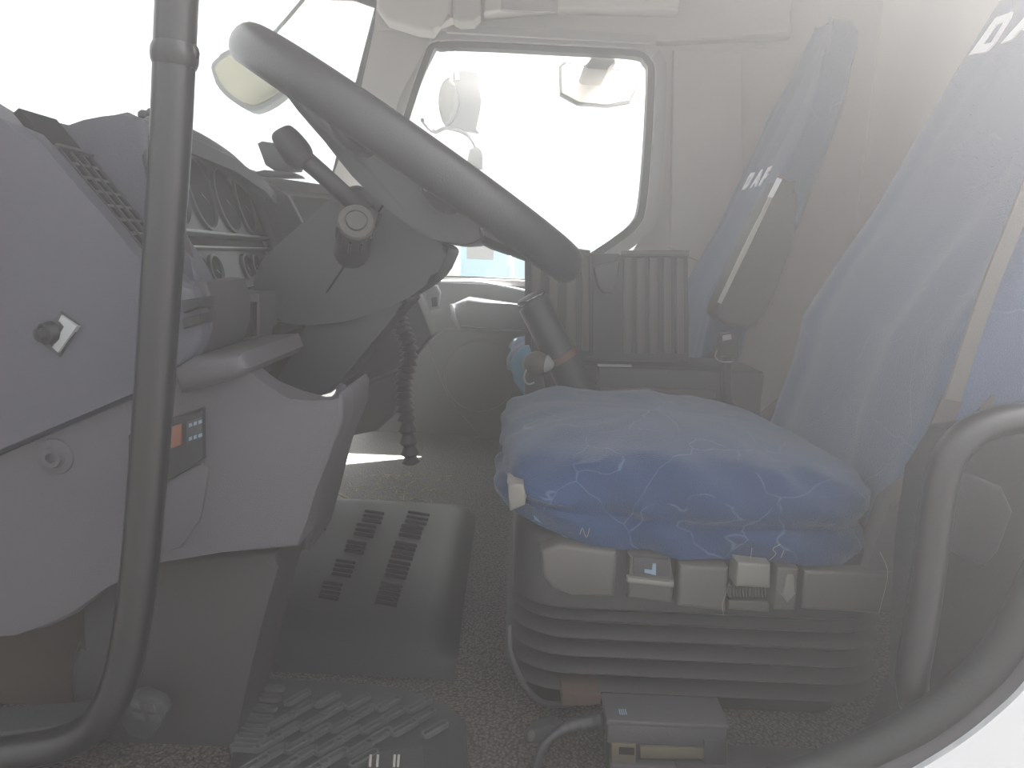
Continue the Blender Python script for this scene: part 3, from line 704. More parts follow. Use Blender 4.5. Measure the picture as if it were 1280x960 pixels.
# ------------------------------------------------------------------ driver seat
def cover_noise(p, amp, s):
    return noise.noise(p * s) * amp + noise.noise(p * s * 2.7 + Vector((3, 1, 7))) * amp * 0.5
def make_seat(dy, dx, label, group=None, lower=True, front=0.0, ws=1.0, ts=1.0, hs=1.0, lean=0.42):
    Y0s, Y1s = 0.80, 1.28
    cy = (Y0s + Y1s) / 2 + dy; cx = 0.207 + dx
    s_ = thing('driver_seat' if lower else 'passenger_seat', (cx, cy, FZ), label, 'seat', group)
    NR = 168
    lev = [(0.045, -0.300), (0.020, -0.312), (0.004, -0.318), (0.0, -0.310), (-0.002, -0.300), (0.000, -0.290), (0.006, -0.283), (0.004, -0.277), (-0.003, -0.270), (-0.004, -0.258), (0.0, -0.246), (0.006, -0.235), (0.014, -0.226), (0.026, -0.219), (0.045, -0.214), (0.07, -0.210), (0.1, -0.207), (0.14, -0.205), (0.18, -0.204), (0.20, -0.204)]
    hx, hy = 0.215, (Y1s - Y0s) / 2 * (ws * 1.05 if ws < 1 else 1)
    rings = []
    for li, (ins, z) in enumerate(lev):
        ring = resample(rrect(cx, cy, hx - ins, hy - ins, max(0.03, 0.075 - ins * 0.3), z), NR)
        out = []
        for p in ring:
            q = p.copy()
            # front lifts a little higher at the hem, rear hem hangs lower
            tt = (p.x - cx) / hx
            if z < -0.24:
                q.z += max(0, -tt - 0.45) * 0.055 * min(1, (-0.24 - z) / 0.06)
                q.z -= 0.007 * math.sin((p.x - cx) * 9 + 0.8) * min(1, (-0.24 - z) / 0.05)
            if z > -0.24:
                q.z += 0.006 * (1 - tt * tt) - 0.014 * max(0, tt)
            d = Vector((p.x - cx, p.y - cy, 0)); d.normalize()
            am = 0.009 if z < -0.215 else 0.006
            w = cover_noise(Vector((p.x * 1.0 + dx, p.y, p.z * 2.4)), am, 9)
            fold = 0.0055 * math.sin(p.x * 62 + p.z * 75 + 3 * noise.noise(p * 12)) * (1 if z < -0.22 else 0.35)
            q += d * (w + fold * 0.8)
            q.z += cover_noise(Vector((p.x, p.y, 0)) + Vector((5, 5, 5)), 0.006, 11) + (fold * 0.5 if z > -0.24 else 0)
            out.append(q)
        rings.append(out)
    loft('cushion_cover', rings, M['fab'], s_)
    # back rest: sections up the lean, dished towards the sitter
    rings = []
    zz = [-0.30, -0.255, -0.15, -0.08, 0.0, 0.10, 0.20, 0.30, 0.40, 0.47, 0.52, 0.555, 0.58, 0.59]
    hw = [0.215, 0.228, 0.235, 0.238, 0.238, 0.235, 0.228, 0.215, 0.195, 0.175, 0.155, 0.14, 0.12, 0.08]
    th = [0.10, 0.13, 0.14, 0.14, 0.14, 0.13, 0.12, 0.115, 0.11, 0.105, 0.10, 0.085, 0.06, 0.03]
    def fx(z):
        return 0.455 + dx + front + lean * (z + 0.2) + 0.08 * max(0, -0.14 - z) - 0.03 * math.exp(-((z + 0.06) / 0.10) ** 2)
    for z, h, t in zip(zz, hw, th):
        h *= ws * (hs if z > 0.42 else 1); t *= ts
        ring = []
        n = 96
        for k in range(n):
            a_ = 2 * math.pi * k / n
            c, s = math.cos(a_), math.sin(a_)
            x = math.copysign(abs(c) ** 0.55, c); y = math.copysign(abs(s) ** 0.5, s)
            bol = 0.028 * abs(y) ** 3 if c < 0 else 0
            p = Vector((fx(z) + t / 2 + x * t / 2 - bol, cy + y * h, z - 0.12 * (x * t / 2)))
            w = cover_noise(Vector((p.x + 2 + dx, p.y, p.z * 0.7)), 0.005, 8) + 0.003 * math.sin(p.y * 60 + 4 * noise.noise(p * 7))
            p.x += w if c < 0 else 0
            p.y += w * 0.5 * (1 if s > 0 else -1)
            ring.append(p)
        rings.append(ring)
    bk = loft('backrest_cover', rings, M['fabback'], s_)
    # lettering: slanted block letters across the upper back
    from mathutils.bvhtree import BVHTree
    bof = org(bk)
    tree = BVHTree.FromPolygons([v.co + bof for v in bk.data.vertices], [tuple(p.vertices) for p in bk.data.polygons])
    zc = 0.325 if lower else 0.20
    base = Vector((fx(zc) - 0.008, cy, zc))
    vdir = Vector((lean, 0, 1)).normalized(); udir = Vector((0, -1, 0)); ndir = Vector((-1, 0, lean)).normalized()
    LET = {'D': [[(0, 0), (.5, 0), (.72, .2), (.85, .8), (.75, 1), (.22, 1)], [(.27, .24), (.36, .76), (.6, .76), (.52, .24)]],
           'A': [[(-.1, 0), (.5, 1), (.85, 1), (.95, 0), (.7, 0), (.68, .22), (.32, .22), (.17, 0)], [(.45, .42), (.66, .42), (.64, .76)]],
           'F': [[(0, 0), (.22, 1), (.95, 1), (.9, .76), (.42, .76), (.38, .6), (.8, .6), (.75, .38), (.33, .38), (.25, 0)]]}
    lsh = 0.0 if lower else 0.035
    lh, lw = 0.056 * ws, 0.064 * ws
    for ch, u0 in (('D', -0.170 * ws + lsh), ('A', -0.092 * ws + lsh), ('F', -0.012 * ws + lsh)):
        bm = bmesh.new()
        polys = LET[ch]
        def P3(u, v):
            uu = u0 + u * lw
            p = base + udir * uu + vdir * (v * lh) + ndir * 0.2
            hit = tree.ray_cast(p, -ndir)[0]
            return (hit if hit else p - ndir * 0.2) + ndir * 0.001
        if len(polys) == 2:
            # outline with a counter: bridge as a ring by nearest resampling
            o_ = resample([Vector((x, y, 0)) for x, y in polys[0]], 48); i_ = resample([Vector((x, y, 0)) for x, y in polys[1]], 48)
            best = min(range(48), key=lambda sft: min(sum((o_[k] - i_[(k * d + sft) % 48]).length for k in range(48)) for d in (1, -1)))
            dd = min((1, -1), key=lambda d: min(sum((o_[k] - i_[(k * d + sft) % 48]).length for k in range(48)) for sft in range(48)))
            best = min(range(48), key=lambda sft: sum((o_[k] - i_[(k * dd + sft) % 48]).length for k in range(48)))
            i_ = [i_[(k * dd + best) % 48] for k in range(48)]
            ov_ = [bm.verts.new(P3(p.x, p.y) + ndir * 0.0015) for p in o_]; iv_ = [bm.verts.new(P3(p.x, p.y) + ndir * 0.0015) for p in i_]
            ob_ = [bm.verts.new(P3(p.x, p.y) - ndir * 0.002) for p in o_]; ib_ = [bm.verts.new(P3(p.x, p.y) - ndir * 0.002) for p in i_]
            for k in range(48):
                k2 = (k + 1) % 48
                bm.faces.new((ov_[k], ov_[k2], iv_[k2], iv_[k])); bm.faces.new((ob_[k], ob_[k2], ib_[k2], ib_[k]))
                bm.faces.new((ov_[k], ov_[k2], ob_[k2], ob_[k])); bm.faces.new((iv_[k], iv_[k2], ib_[k2], ib_[k]))
        else:
            bm_prism(bm, [P3(x, y) + ndir * 0.0015 for x, y in polys[0]], -ndir * 0.003)
        lt = link('letter', bm, M['whitepr'], bk, False)
    # hinge / frame cheek between cushion and back
    prof_ = [(0.40, -0.34), (0.46, -0.34), (0.50, -0.24), (0.55, -0.10), (0.53, -0.09), (0.47, -0.20), (0.42, -0.25)]
    for yy in (cy - 0.235 * ws, cy + 0.205 * ws):
        bm = bmesh.new(); bm_prism(bm, [Vector((x + dx, yy, z)) for x, z in prof_], Vector((0, 0.03, 0)), 0.006, 2)
        link('hinge_frame', bm, M['seatdark'], s_)
    return s_, fx
seat, seat_fx = make_seat(0, 0, 'blue covered driver seat on black bellows base behind the steering wheel')
# base plate, control housing
cxs, cys = 0.207, 1.04
rings = [resample(rrect(cxs + 0.022, cys, 0.218 - i, 0.225 - i, 0.06, z), 96) for i, z in ((0.02, -0.302), (0.004, -0.306), (0.0, -0.315), (0.0, -0.392), (0.008, -0.398), (0.03, -0.40))]
loft('control_housing', rings, M['bellows'], seat)
# bellows
rings = []
for k in range(5):
    z0 = -0.398 - k * 0.0215
    g_ = 0.004 * k
    for i, dz in ((0.020, 0.0), (0.004, -0.003), (-0.002 - g_ * .2, -0.0075), (0.003, -0.0125), (0.020, -0.0185)):
        rings.append(resample(rrect(cxs + 0.026, cys, 0.222 - i, 0.226 - i, 0.07, z0 + dz), 96))
loft('bellows', rings, M['bellows'], seat)
rings = [resample(rrect(cxs + 0.01, cys, 0.185 - i, 0.21 - i, 0.02, z), 64) for i, z in ((0, -0.500), (0, FZ + 0.0005))]
loft('base_frame', rings, M['dark'], seat)
YS = 0.812
def ctl(name, pts, y0, m, parent=seat, bev=0.003, y1=0.83, sm=1):
    return prism(name, pts, y0, y1, m, parent, bev, 3, sm)
ctl('control_block', [(676, 690), (700, 680), (770, 690), (772, 698), (768, 748), (715, 744), (690, 738), (678, 722)], 0.792, M['housing'], bev=0.006)
rk = ctl('height_rocker', [(786, 694), (838, 698), (843, 727), (840, 755), (784, 748), (786, 722)], 0.797, M['housing'], bev=0.004)
prism('rocker_dish', [(791, 696), (836, 700), (838, 722), (792, 718)], 0.794, 0.80, M['darkdash'], rk, 0.002)
prism('rocker_edge', [(784, 722), (843, 728), (843, 735), (784, 729)], 0.791, 0.80, M['lever'], rk, 0.002)
prism('icon', [(806, 716), (806, 712), (815, 713), (816, 705), (820, 705), (820, 719)], 0.792, 0.796, M['bluepr'], rk, 0)
ctl('control_block', [(850, 706), (911, 710), (908, 766), (846, 758)], 0.792, M['housing'], bev=0.005)
lv = ctl('release_lever', [(922, 703), (964, 706), (964, 737), (920, 734)], 0.785, M['lever'], bev=0.004)
for k in range(12):
    x = 912 + k * 4.0
    prism('spring_rib', [(x, 735), (x + 2.2, 735.2), (x + 2.2, 747.2), (x, 747)], 0.796, 0.81, M['housing'], lv, 0.0006)
ctl('lever_shelf', [(911, 750), (962, 753), (962, 766), (909, 762)], 0.80, M['housing'], bev=0.003)
ar = ctl('arrow_tab', [(972, 709), (999, 711), (995, 765), (967, 763)], 0.787, M['housing'], bev=0.004)
prism('arrow_mark', [(982, 722), (985, 718), (991, 718), (993, 722), (992, 741), (995, 742), (984, 754), (975, 741), (980, 741)], 0.7845, 0.789, M['lever'], ar, 0.001)
ctl('control_block', [(1005, 713), (1134, 718), (1132, 770), (1002, 762)], 0.795, M['housing'], bev=0.005)
ctl('front_knob', [(634, 604), (654, 605), (658, 622), (656, 632), (637, 640), (636, 622)], 0.80, M['lever'], bev=0.003, y1=0.84)
prism('blue_lining', [(660, 620), (690, 650), (740, 672), (735, 690), (690, 662), (668, 650)], 0.815, 0.83, M['blue'], seat, 0.002)
tube('slide_bar', [W(637, 782, 0.80), W(638, 815, 0.79), (W(652, 850, 0.785)), W(672, 874, 0.785), W(690, 881, 0.79), W(715, 879, 0.81)], 0.0035, M['black'], seat, 10)
# loose threads hanging from the cover
for pts in ([(938, 700), (940, 685)], [(905, 770), (903, 755), (910, 735), (912, 728)], [(1098, 768), (1104, 745), (1110, 715), (1100, 690)], [(962, 700), (970, 692), (966, 686), (976, 680)], [(976, 697), (980, 688)], [(725, 668), (728, 660), (733, 672), (737, 660)]):
    tube('thread', [W(x, y, 0.783) for x, y in pts], 0.00035, M['thread'], seat, 5, 3)
# seat belt over the near shoulder
sb = thing('seat_belt', W(1180, 640, 0.79), 'grey seat belt strap running down the edge of the driver seat back', 'seat belt')
ribbon('strap', [W(1330, 120, 0.775), W(1282, 245, 0.775), W(1240, 350, 0.775), W(1212, 430, 0.775), W(1190, 500, 0.775)], 0.016, 0.004, M['belt'], sb, (1, 0, 0))
ribbon('lower_strap', [W(1190, 498, 0.776), W(1165, 560, 0.776), W(1146, 620, 0.776), W(1134, 690, 0.776)], 0.022, 0.004, M['seatdark'], sb, (1, 0, 0))

# ------------------------------------------------------------------ passenger seat and armrest
pseat, p_fx = make_seat(0.93, 0.0, 'blue covered passenger seat with dark folded armrest by the rear wall', None, False, 0.0, 0.82, 0.75, 0.7, 0.35)
rings = [resample(rrect(0.207, 1.97, 0.185 - i, 0.15 - i, 0.05, z), 64) for i, z in ((0.0, -0.31), (0.0, -0.40), (0.02, -0.42), (0.0, FZ + 0.0005))]
loft('seat_box', rings, M['dark'], pseat)
am = prism('armrest', [(972, 226), (990, 232), (1000, 250), (985, 320), (955, 395), (938, 412), (908, 406), (893, 394), (898, 378), (930, 310)], 1.49, 1.56, M['seatdark'], pseat, 0.012, 4, 2, True)
am['label'] = 'dark grey folded up armrest'
prism('piping', [(972, 226), (976, 226), (935, 312), (902, 380), (898, 378), (930, 310)], 1.484, 1.492, M['pillar'], am, 0.001)
prism('tag', [(973, 222), (978, 224), (966, 247), (961, 246)], 1.478, 1.486, M['whitepr'], am, 0)
prism('tag_mark', [(976, 218), (980, 220), (977, 225), (973, 223)], 1.478, 1.486, M['red'], am, 0)
# buckles standing between the seats
for (x, y, lab) in ((910, 440, 'black seat belt buckle on a stalk between the two seats'),):
    bk_ = thing('belt_buckle', W(x, 500, 1.375), lab, 'buckle')
    prism('head', [(x - 12, 432), (x - 8, 418), (x + 6, 416), (x + 14, 424), (x + 14, 446), (x - 10, 446)], 1.365, 1.39, M['black'], bk_, 0.004)
    prism('release_button', [(x - 6, 420), (x + 4, 418), (x + 5, 424), (x - 6, 426)], 1.36, 1.37, M['silver'], bk_, 0.002)
    tube('stalk', [W(x, 444, 1.375), W(x - 2, 470, 1.375), W(x, 500, 1.375), W(x + 4, 508, 1.375)], 0.009, M['black'], bk_, 10)
    tube('wire_loop', [W(x - 14, 438, 1.36), W(x - 16, 446, 1.36), W(x - 8, 452, 1.36), W(x + 8, 452, 1.36)], 0.0012, M['silver'], bk_, 6)

# ------------------------------------------------------------------ centre console, crate, gear lever
con = thing('centre_console', WZ(760, 640, FZ), 'dark low console ledge between the two seats', 'console')
cz = W(760, 492, 1.42).z
bm = bmesh.new(); bm_box(bm, (0.26, 1.555, (-0.199 + FZ) / 2), (0.46, 0.19, -0.199 - FZ), None, 0.008); link('body', bm, M['darkdash'], con)
prism('upper_step', [(748, 458), (900, 464), (898, 560), (748, 556)], 1.42, 1.458, M['darkdash'], con, 0.006)
prism('front_lip', [(752, 484), (895, 490), (895, 498), (752, 492)], 1.405, 1.422, M['housing'], con, 0.003)
prism('light_edge', [(748, 456), (790, 457), (790, 459), (748, 458)], 1.415, 1.43, M['silver'], con, 0)
cr_ = thing('storage_crate', W(760, 452, 1.50), 'black ribbed plastic crate standing on the console between the seats', 'crate')
def crate_wall(name, pts, Y0, Y1, m=M['darkdash'], parent=cr_, bev=0.003):
    return prism(name, pts, Y0, Y1, m, parent, bev)
crate_wall('side_wall', [(656, 306), (740, 318), (776, 318), (860, 316), (862, 452), (740, 450), (656, 446)], 1.470, 1.480)
crate_wall('far_wall', [(690, 316), (850, 318), (852, 445), (690, 443)], 1.66, 1.67)
pA = W(858, 318, 1.475); pB = W(860, 448, 1.475)
bm = bmesh.new(); bm_prism(bm, [pA, pA + Vector((0, .19, 0)), pB + Vector((0, .19, 0)), pB], Vector((-0.008, 0, 0))); link('end_wall', bm, M['darkdash'], cr_)
pA = W(660, 310, 1.475); pB = W(660, 446, 1.475)
bm = bmesh.new(); bm_prism(bm, [pA, pA + Vector((0, .19, 0)), pB + Vector((0, .19, 0)), pB], Vector((0.008, 0, 0))); link('end_wall', bm, M['darkdash'], cr_)
bm = bmesh.new(); bm_prism(bm, [W(660, 446, 1.475), W(860, 450, 1.475), W(860, 450, 1.475) + Vector((0, .19, 0)), W(660, 446, 1.475) + Vector((0, .19, 0))], Vector((0, 0, -0.006))); link('bottom', bm, M['darkdash'], cr_)
for x in (664, 686, 708, 728):
    crate_wall('rib', [(x, 318), (x + 12, 319), (x + 12, 440), (x, 438)], 1.460, 1.472, M['bpillar' if False else 'housing'], bev=0.003)
for x in (780, 796, 812, 829, 845):
    crate_wall('rib', [(x, 322), (x + 10, 322), (x + 10, 442), (x, 442)], 1.460, 1.472, M['housing'], bev=0.003)
crate_wall('top_rim', [(776, 313), (862, 313), (862, 320), (776, 320)], 1.455, 1.482, M['housing'])
crate_wall('top_rim', [(656, 300), (738, 313), (738, 320), (656, 307)], 1.455, 1.482, M['housing'])
crate_wall('latch', [(742, 334), (748, 358), (754, 366), (766, 366), (770, 352), (776, 326)], 1.452, 1.474, M['shroud'])
crate_wall('corner_post', [(736, 316), (742, 316), (742, 446), (736, 446)], 1.455, 1.474, M['black'])

gl_ = thing('gear_lever', W(715, 500, 1.34), 'thick dark gear lever with bright top rim beside the driver seat', 'lever')
tube('grip', [W(664, 374, 1.375), W(668, 380, 1.375), W(676, 398, 1.375), W(690, 425, 1.375), W(700, 445, 1.375)], [0.024, 0.030, 0.029, 0.030, 0.031], M['shroud'], gl_, 20, 5)
t_ax = (W(664, 374, 1.375) - W(676, 398, 1.375)).normalized()
lathe('grip_cap', W(664, 374, 1.375), t_ax, [(-.002, .026), (.004, .027), (.008, .022), (.010, 0)], M['shroud'], gl_, 22)
torus('cap_ring', W(664, 373, 1.375), t_ax.cross(Vector((0, 1, 0))).normalized(), t_ax.cross(t_ax.cross(Vector((0, 1, 0)))).normalized(), t_ax, 0.027, 0.002, M['chrome'], gl_, 30, 8)
tube('collar', [W(699, 443, 1.375), W(703, 450, 1.375)], 0.033, M['red'], gl_, 18, 1)
tube('boot', [W(703, 450, 1.375), W(712, 468, 1.375), W(722, 485, 1.375), W(732, 508, 1.375), W(742, 540, 1.375)], [0.03, 0.031, 0.032, 0.034, 0.036], M['black'], gl_, 18, 4)
hb = thing('parking_brake_valve', W(668, 505, 1.33), 'rounded grey metal parking brake knob beside the gear lever', 'lever')
bm = bmesh.new(); bmesh.ops.create_uvsphere(bm, u_segments=20, v_segments=12, radius=0.025)
for v in bm.verts: v.co = Vector((v.co.x * 1.0, v.co.y, v.co.z * 0.9)) + W(671, 455, 1.31)
link('knob', bm, M['housing'], hb)
lathe('tip', W(683, 455, 1.30), (1, -0.3, -0.1), [(0, .016), (.008, .010), (.012, .006), (.014, 0)], M['silver'], hb, 14)
tube('stem', [W(668, 462, 1.32), W(668, 480, 1.33), W(672, 520, 1.34), W(676, 620, 1.34)], [0.015, 0.018, 0.024, 0.03], M['darkdash'], hb, 14, 3)
tube('ring', [W(658, 462, 1.29), W(655, 472, 1.29), W(660, 480, 1.29), W(668, 478, 1.29)], 0.0015, M['silver'], hb, 6)
cl_ = prism('cleaning_cloth', [(638, 455), (648, 440), (658, 434), (664, 440), (664, 492), (650, 490), (646, 474)], 1.36, 1.40, M['blue'], None, 0.008, 3, 2, True)
tag(cl_, 'crumpled blue cloth tucked behind the gear lever', 'cloth')

# lower centre panel and corrugated hose under the dash
lp = prism('heater_panel', [(428, 492), (500, 462), (497, 500), (490, 522), (470, 540), (440, 546), (428, 540)], 1.38, 1.5, M['dash2'], None, 0.012, 3)
tag(lp, 'grey angular heater duct panel under the dashboard beside the column', 'panel')
prism('under_dash', [(420, 420), (520, 370), (540, 420), (500, 470), (425, 498)], 1.45, 1.55, M['darkdash'], lp, 0.008, 3)
tube('bright_strip', [W(458, 432, 1.40), W(474, 410, 1.40), W(490, 388, 1.40)], 0.003, M['silver'], lp, 6, 2, 0.5)
hs = thing('corrugated_hose', W(508, 570, 1.30), 'black corrugated hose hanging below the dashboard beside the heater panel', 'hose')
hp = crom([tuple(W(x, y, 1.30)) for x, y in ((496, 376), (500, 405), (512, 440), (505, 480), (508, 520), (514, 580))], 14, False)
rad = [0.0135 + 0.0035 * (1 if i % 3 == 0 else (-1 if i % 3 == 1 else 0)) for i in range(len(hp))]
bm = bmesh.new(); bm_tube(bm, hp, rad, 14); link('tube', bm, M['black'], hs)
wc = thing('window_switch', W(545, 385, 1.9), 'small silver and grey switch block under the passenger window sill', 'switch')
prism('block', [(533, 362), (538, 357), (546, 357), (550, 366), (548, 386), (536, 388), (533, 378)], 1.90, 1.93, M['silver'], wc, 0.004, 3)
prism('rocker', [(539, 372), (546, 371), (547, 383), (540, 384)], 1.895, 1.905, M['black'], wc, 0.002)

# ------------------------------------------------------------------ floor mats and litter
mt = thing('footwell_mat', (-0.15, 1.0, FZ), 'smooth black rubber footwell mat with slotted vents', 'mat')
rows = [(0.86, -0.5145), (0.93, -0.500), (0.98, -0.482), (1.06, -0.470), (1.20, -0.462), (1.30, -0.456), (1.345, -0.455), (1.36, -0.462)]
def mz(y):
    for (y0, z0), (y1, z1) in zip(rows, rows[1:]):
        if y0 <= y <= y1: return z0 + (z1 - z0) * (y - y0) / (y1 - y0)
    return rows[-1][1]
xl, xr = -0.42, -0.055
bm = bmesh.new()
gr = []
for yy, z in crom(rows, 4, False):
    r_ = []
    for k in range(25):
        x = xl + (xr - xl) * k / 24
        dip = -0.05 * max(0, (k - 22) / 2) ** 1.0 * (1 if z > -0.505 else 0.2)
        r_.append(bm.verts.new((x, yy, max(FZ + 0.002, z + dip * 0.4 + 0.002 * noise.noise(Vector((x * 9, yy * 9, 0)))))))
    gr.append(r_)
for a_, b_ in zip(gr, gr[1:]):
    for k in range(24):
        bm.faces.new((a_[k], a_[k + 1], b_[k + 1], b_[k]))
bot = [[bm.verts.new((v.co.x, v.co.y, FZ + 0.0005)) for v in ring] for ring in (gr[0], gr[-1])]
link('sheet', bm, M['matrub'], mt)
def mat_pt(px, py):
    d = W(px, py, 1.0)
    y = 1.0
    for _ in range(60):
        z = mz(y); p = d * (y); y2 = y + (p.z - z) * 0.9 if False else z / d.z
        y = y * 0.7 + y2 * 0.3
        y = min(1.35, max(0.87, y))
    return d * y
def slot_at(px, py, w, tilt):
    p = mat_pt(px, py); q = mat_pt(px + w, py + tilt)
    bm = bmesh.new()
    ex = (q - p).normalized(); ey = Vector((0, 1, 0.05)).normalized(); ez = Vector((0, 0, 1))
    L = (q - p).length
    pts = [p - ey * .0022, q - ey * .0022, q + ey * .0022, p + ey * .0022]
    bm_prism(bm, [v + ez * .0045 for v in pts], ez * -.006, 0.0012, 1)
    link('vent_slot', bm, M['dark'], mt)
for x0, y0, n in ((456, 640, 3), (446, 657, 3), (434, 678, 3), (420, 702, 4), (404, 730, 4)):
    for k in range(n): slot_at(x0 - k * 1.8, y0 + k * 5.6, 24, 3.5)
for x0, y0, n in ((510, 641, 3), (502, 658, 3), (494, 679, 4), (486, 703, 4), (476, 731, 5)):
    for k in range(n): slot_at(x0 - k * 1.8, y0 + k * 5.6, 27, 4.5)
for x0, y0, n in ((406, 629, 3), (398, 648, 3)):
    for k in range(n): slot_at(x0 - k * 1.5, y0 + k * 5, 12, 5)

rm = thing('floor_mat', (-0.12, 0.76, FZ), 'black ribbed rubber floor mat with raised oval treads', 'mat')
bm = bmesh.new()
outl = [WZ(x, y, FZ + 0.008) for x, y in ((318, 846), (420, 852), (500, 858), (560, 880), (584, 905), (586, 985), (280, 985), (296, 920))]
bm_prism(bm, outl, Vector((0, 0, -0.007)), 0.002)
link('sheet', bm, M['matrub'], rm)
def oval(cx, cy, L, wd_, ang_):
    c = WZ(cx, cy, FZ + 0.008)
    d = (WZ(cx + math.cos(R(ang_)) * 10, cy - math.sin(R(ang_)) * 10, FZ + 0.008) - c).normalized()
    e = Vector((-d.y, d.x, 0))
    out = []; inn = []
    n = 8
    for sgn in (1, -1):
        for k in range(n + 1):
            a_ = R(-90 + 180 * k / n)
            o_ = d * (sgn * (L / 2 - wd_ / 2)) + (d * math.cos(a_) + e * math.sin(a_)) * sgn * wd_ / 2
            i_ = d * (sgn * (L / 2 - wd_ / 2)) + (d * math.cos(a_) + e * math.sin(a_)) * sgn * (wd_ / 2 - 0.0022)
            out.append(c + o_); inn.append(c + i_)
    up = Vector((0, 0, 0.0045))
    return loft('tread', [[p - up * .3 for p in out], [p + up for p in out], [p + up for p in inn], [p + up * .1 for p in inn]], M['tread'], rm, (False, True))
for k in range(7):
    oval(338 - k * 5, 862 + k * 12.5, 0.034, 0.010, -4)
for row in range(7):
    for k in range(6):
        x = 372 + k * 38 - row * 9 + (row % 2) * 14; y = 874 + row * 14 + k * 2.4
        if x > 560 or y > 965 or (x > 470 and y > 925): continue
        oval(x, y, 0.036, 0.0105, 30)
pd = [WZ(x, y, FZ + 0.012) for x, y in ((462, 940), (528, 932), (530, 985), (455, 985))]
bm = bmesh.new(); bm_prism(bm, pd, Vector((0, 0, -0.005)), 0.001); link('heel_pad', bm, M['rubber'], rm)
for x in (462, 471, 492, 497):
    q = [WZ(px_, py_, FZ + 0.0135) for px_, py_ in ((x, 943), (x + 3, 943), (x + 2, 957), (x - 1, 957))]
    bm = bmesh.new(); bm_prism(bm, q, Vector((0, 0, -0.003))); link('pad_mark', bm, M['greytrim'], rm)
# dry straw in the passenger footwell
bm = bmesh.new()
for k in range(90):
    c = WZ(random.gauss(490, 38), random.uniform(592, 628), FZ + 0.004)
    if c.y > 2.1: continue
    a_ = random.uniform(0, 6.28); L = random.uniform(0.008, 0.035)
    d = Vector((math.cos(a_), math.sin(a_), random.uniform(-.1, .25))) * L
    bm_tube(bm, [c, c + d * 0.5 + Vector((0, 0, 0.002)), c + d], 0.0007, 4)
tag(link('straw_litter', bm, M['straw']), 'scattered dry straw bits on the far footwell floor', 'straw', kind='stuff')
for i, pts in enumerate((((418, 614), (432, 622), (451, 632)), ((409, 616), (416, 622), (424, 627)))):  # pale strips added to imitate slivers of sunlight on the floor
    o = tube('straw_stalk', [W(x, y, 1.40) for x, y in pts], [0.002, 0.004, 0.002], M['straw'], None, 8, 4, 0.5)
    tag(o, ['longer pale flattened straw stalk lying past the footwell mat edge', 'shorter pale straw stalk lying past the footwell mat edge'][i], 'straw')

# control module and cable near the sill
dv = thing('control_module', WZ(835, 985, FZ), 'black ribbed electronic control box on the floor below the driver seat', 'box')
bt = W(830, 902, 0.70).z
xa, xb = W(757, 905, 0.70).x, W(912, 905, 0.70).x
box('lid', ((xa + xb) / 2, 0.722, bt - 0.002), (xb - xa, 0.05, 0.006), M['darkdash'], dv, None, 0.002)
box('upper_body', ((xa + xb) / 2, 0.722, bt - 0.016), (xb - xa - 0.004, 0.046, 0.022), M['darkdash'], dv, None, 0.003)
box('lower_body', ((xa + xb) / 2, 0.724, (bt - 0.026 + FZ) / 2), (xb - xa - 0.012, 0.04, bt - 0.026 - FZ), M['black'], dv, None, 0.003)
prism('connector', [(764, 929), (795, 931), (795, 957), (764, 953)], 0.697, 0.706, M['ocher'], dv, 0.002)
prism('socket', [(774, 935), (793, 936), (793, 944), (774, 943)], 0.6955, 0.70, M['dark'], dv, 0)
prism('label_plate', [(800, 934), (880, 936), (880, 950), (800, 949)], 0.697, 0.706, M['ocher'], dv, 0.002)
prism('bracket', [(880, 926), (910, 928), (910, 960), (880, 958)], 0.695, 0.706, M['black'], dv, 0.003)
prism('lower_rail', [(764, 956), (905, 962), (905, 975), (764, 972)], 0.693, 0.706, M['darkdash'], dv, 0.002)
for k in range(4):
    p = WZ(773 + k * 2.6, 886, bt + 0.0015); q = WZ(775 + k * 2.6, 893, bt + 0.0015)
    bm = bmesh.new(); bm_prism(bm, [p, p + Vector((.001, 0, 0)), q + Vector((.001, 0, 0)), q], Vector((0, 0, -0.001))); link('printed_mark', bm, M['bluepr'], dv)
cb = thing('cable', WZ(700, 960, FZ), 'black ribbed cable curving into the control box on the floor', 'cable')
cp = crom([tuple(p) for p in (W(756, 900, 0.73), W(738, 902, 0.725), W(715, 907, 0.72), W(694, 918, 0.715), W(678, 935, 0.71), W(668, 965, 0.705))], 8, False)
bm = bmesh.new(); bm_tube(bm, cp, [0.0085 - 0.004 * min(1, i / 26) + (0.0012 if i % 4 < 2 and i < 24 else 0) for i in range(len(cp))], 12); link('sleeve', bm, M['black'], cb)
cpz = prism('cable_clamp', [(655, 925), (668, 912), (690, 905), (700, 910), (680, 930), (662, 942)], 0.75, 0.765, M['rubber'], cb, 0.003)
prism('rivet', ellipse(664, 922, 4, 6, 20), 0.746, 0.752, M['housing'], cb, 0.001)
rb = prism('seat_bracket', [(703, 866), (752, 870), (750, 882), (735, 880), (702, 884)], 0.79, 0.83, M['rust'], None, 0.002)
tag(rb, 'rusty brown steel bracket at the foot of the driver seat', 'bracket')
bm = bmesh.new(); bm_box(bm, (0.32, 0.70, FZ + 0.012), (0.28, 0.07, 0.022), None, 0.008)
tag(link('sill_carpet', bm, M['bellows']), 'dark carpet strip along the door sill beside the control box', 'carpet')
tag(tube('blue_cord', [W(1158, 862, 0.684), W(1180, 885, 0.684), W(1212, 912, 0.684)], 0.0016, M['blue'], None, 6, 3), 'thin blue green cord on the lining behind the rear grab handle', 'cord')

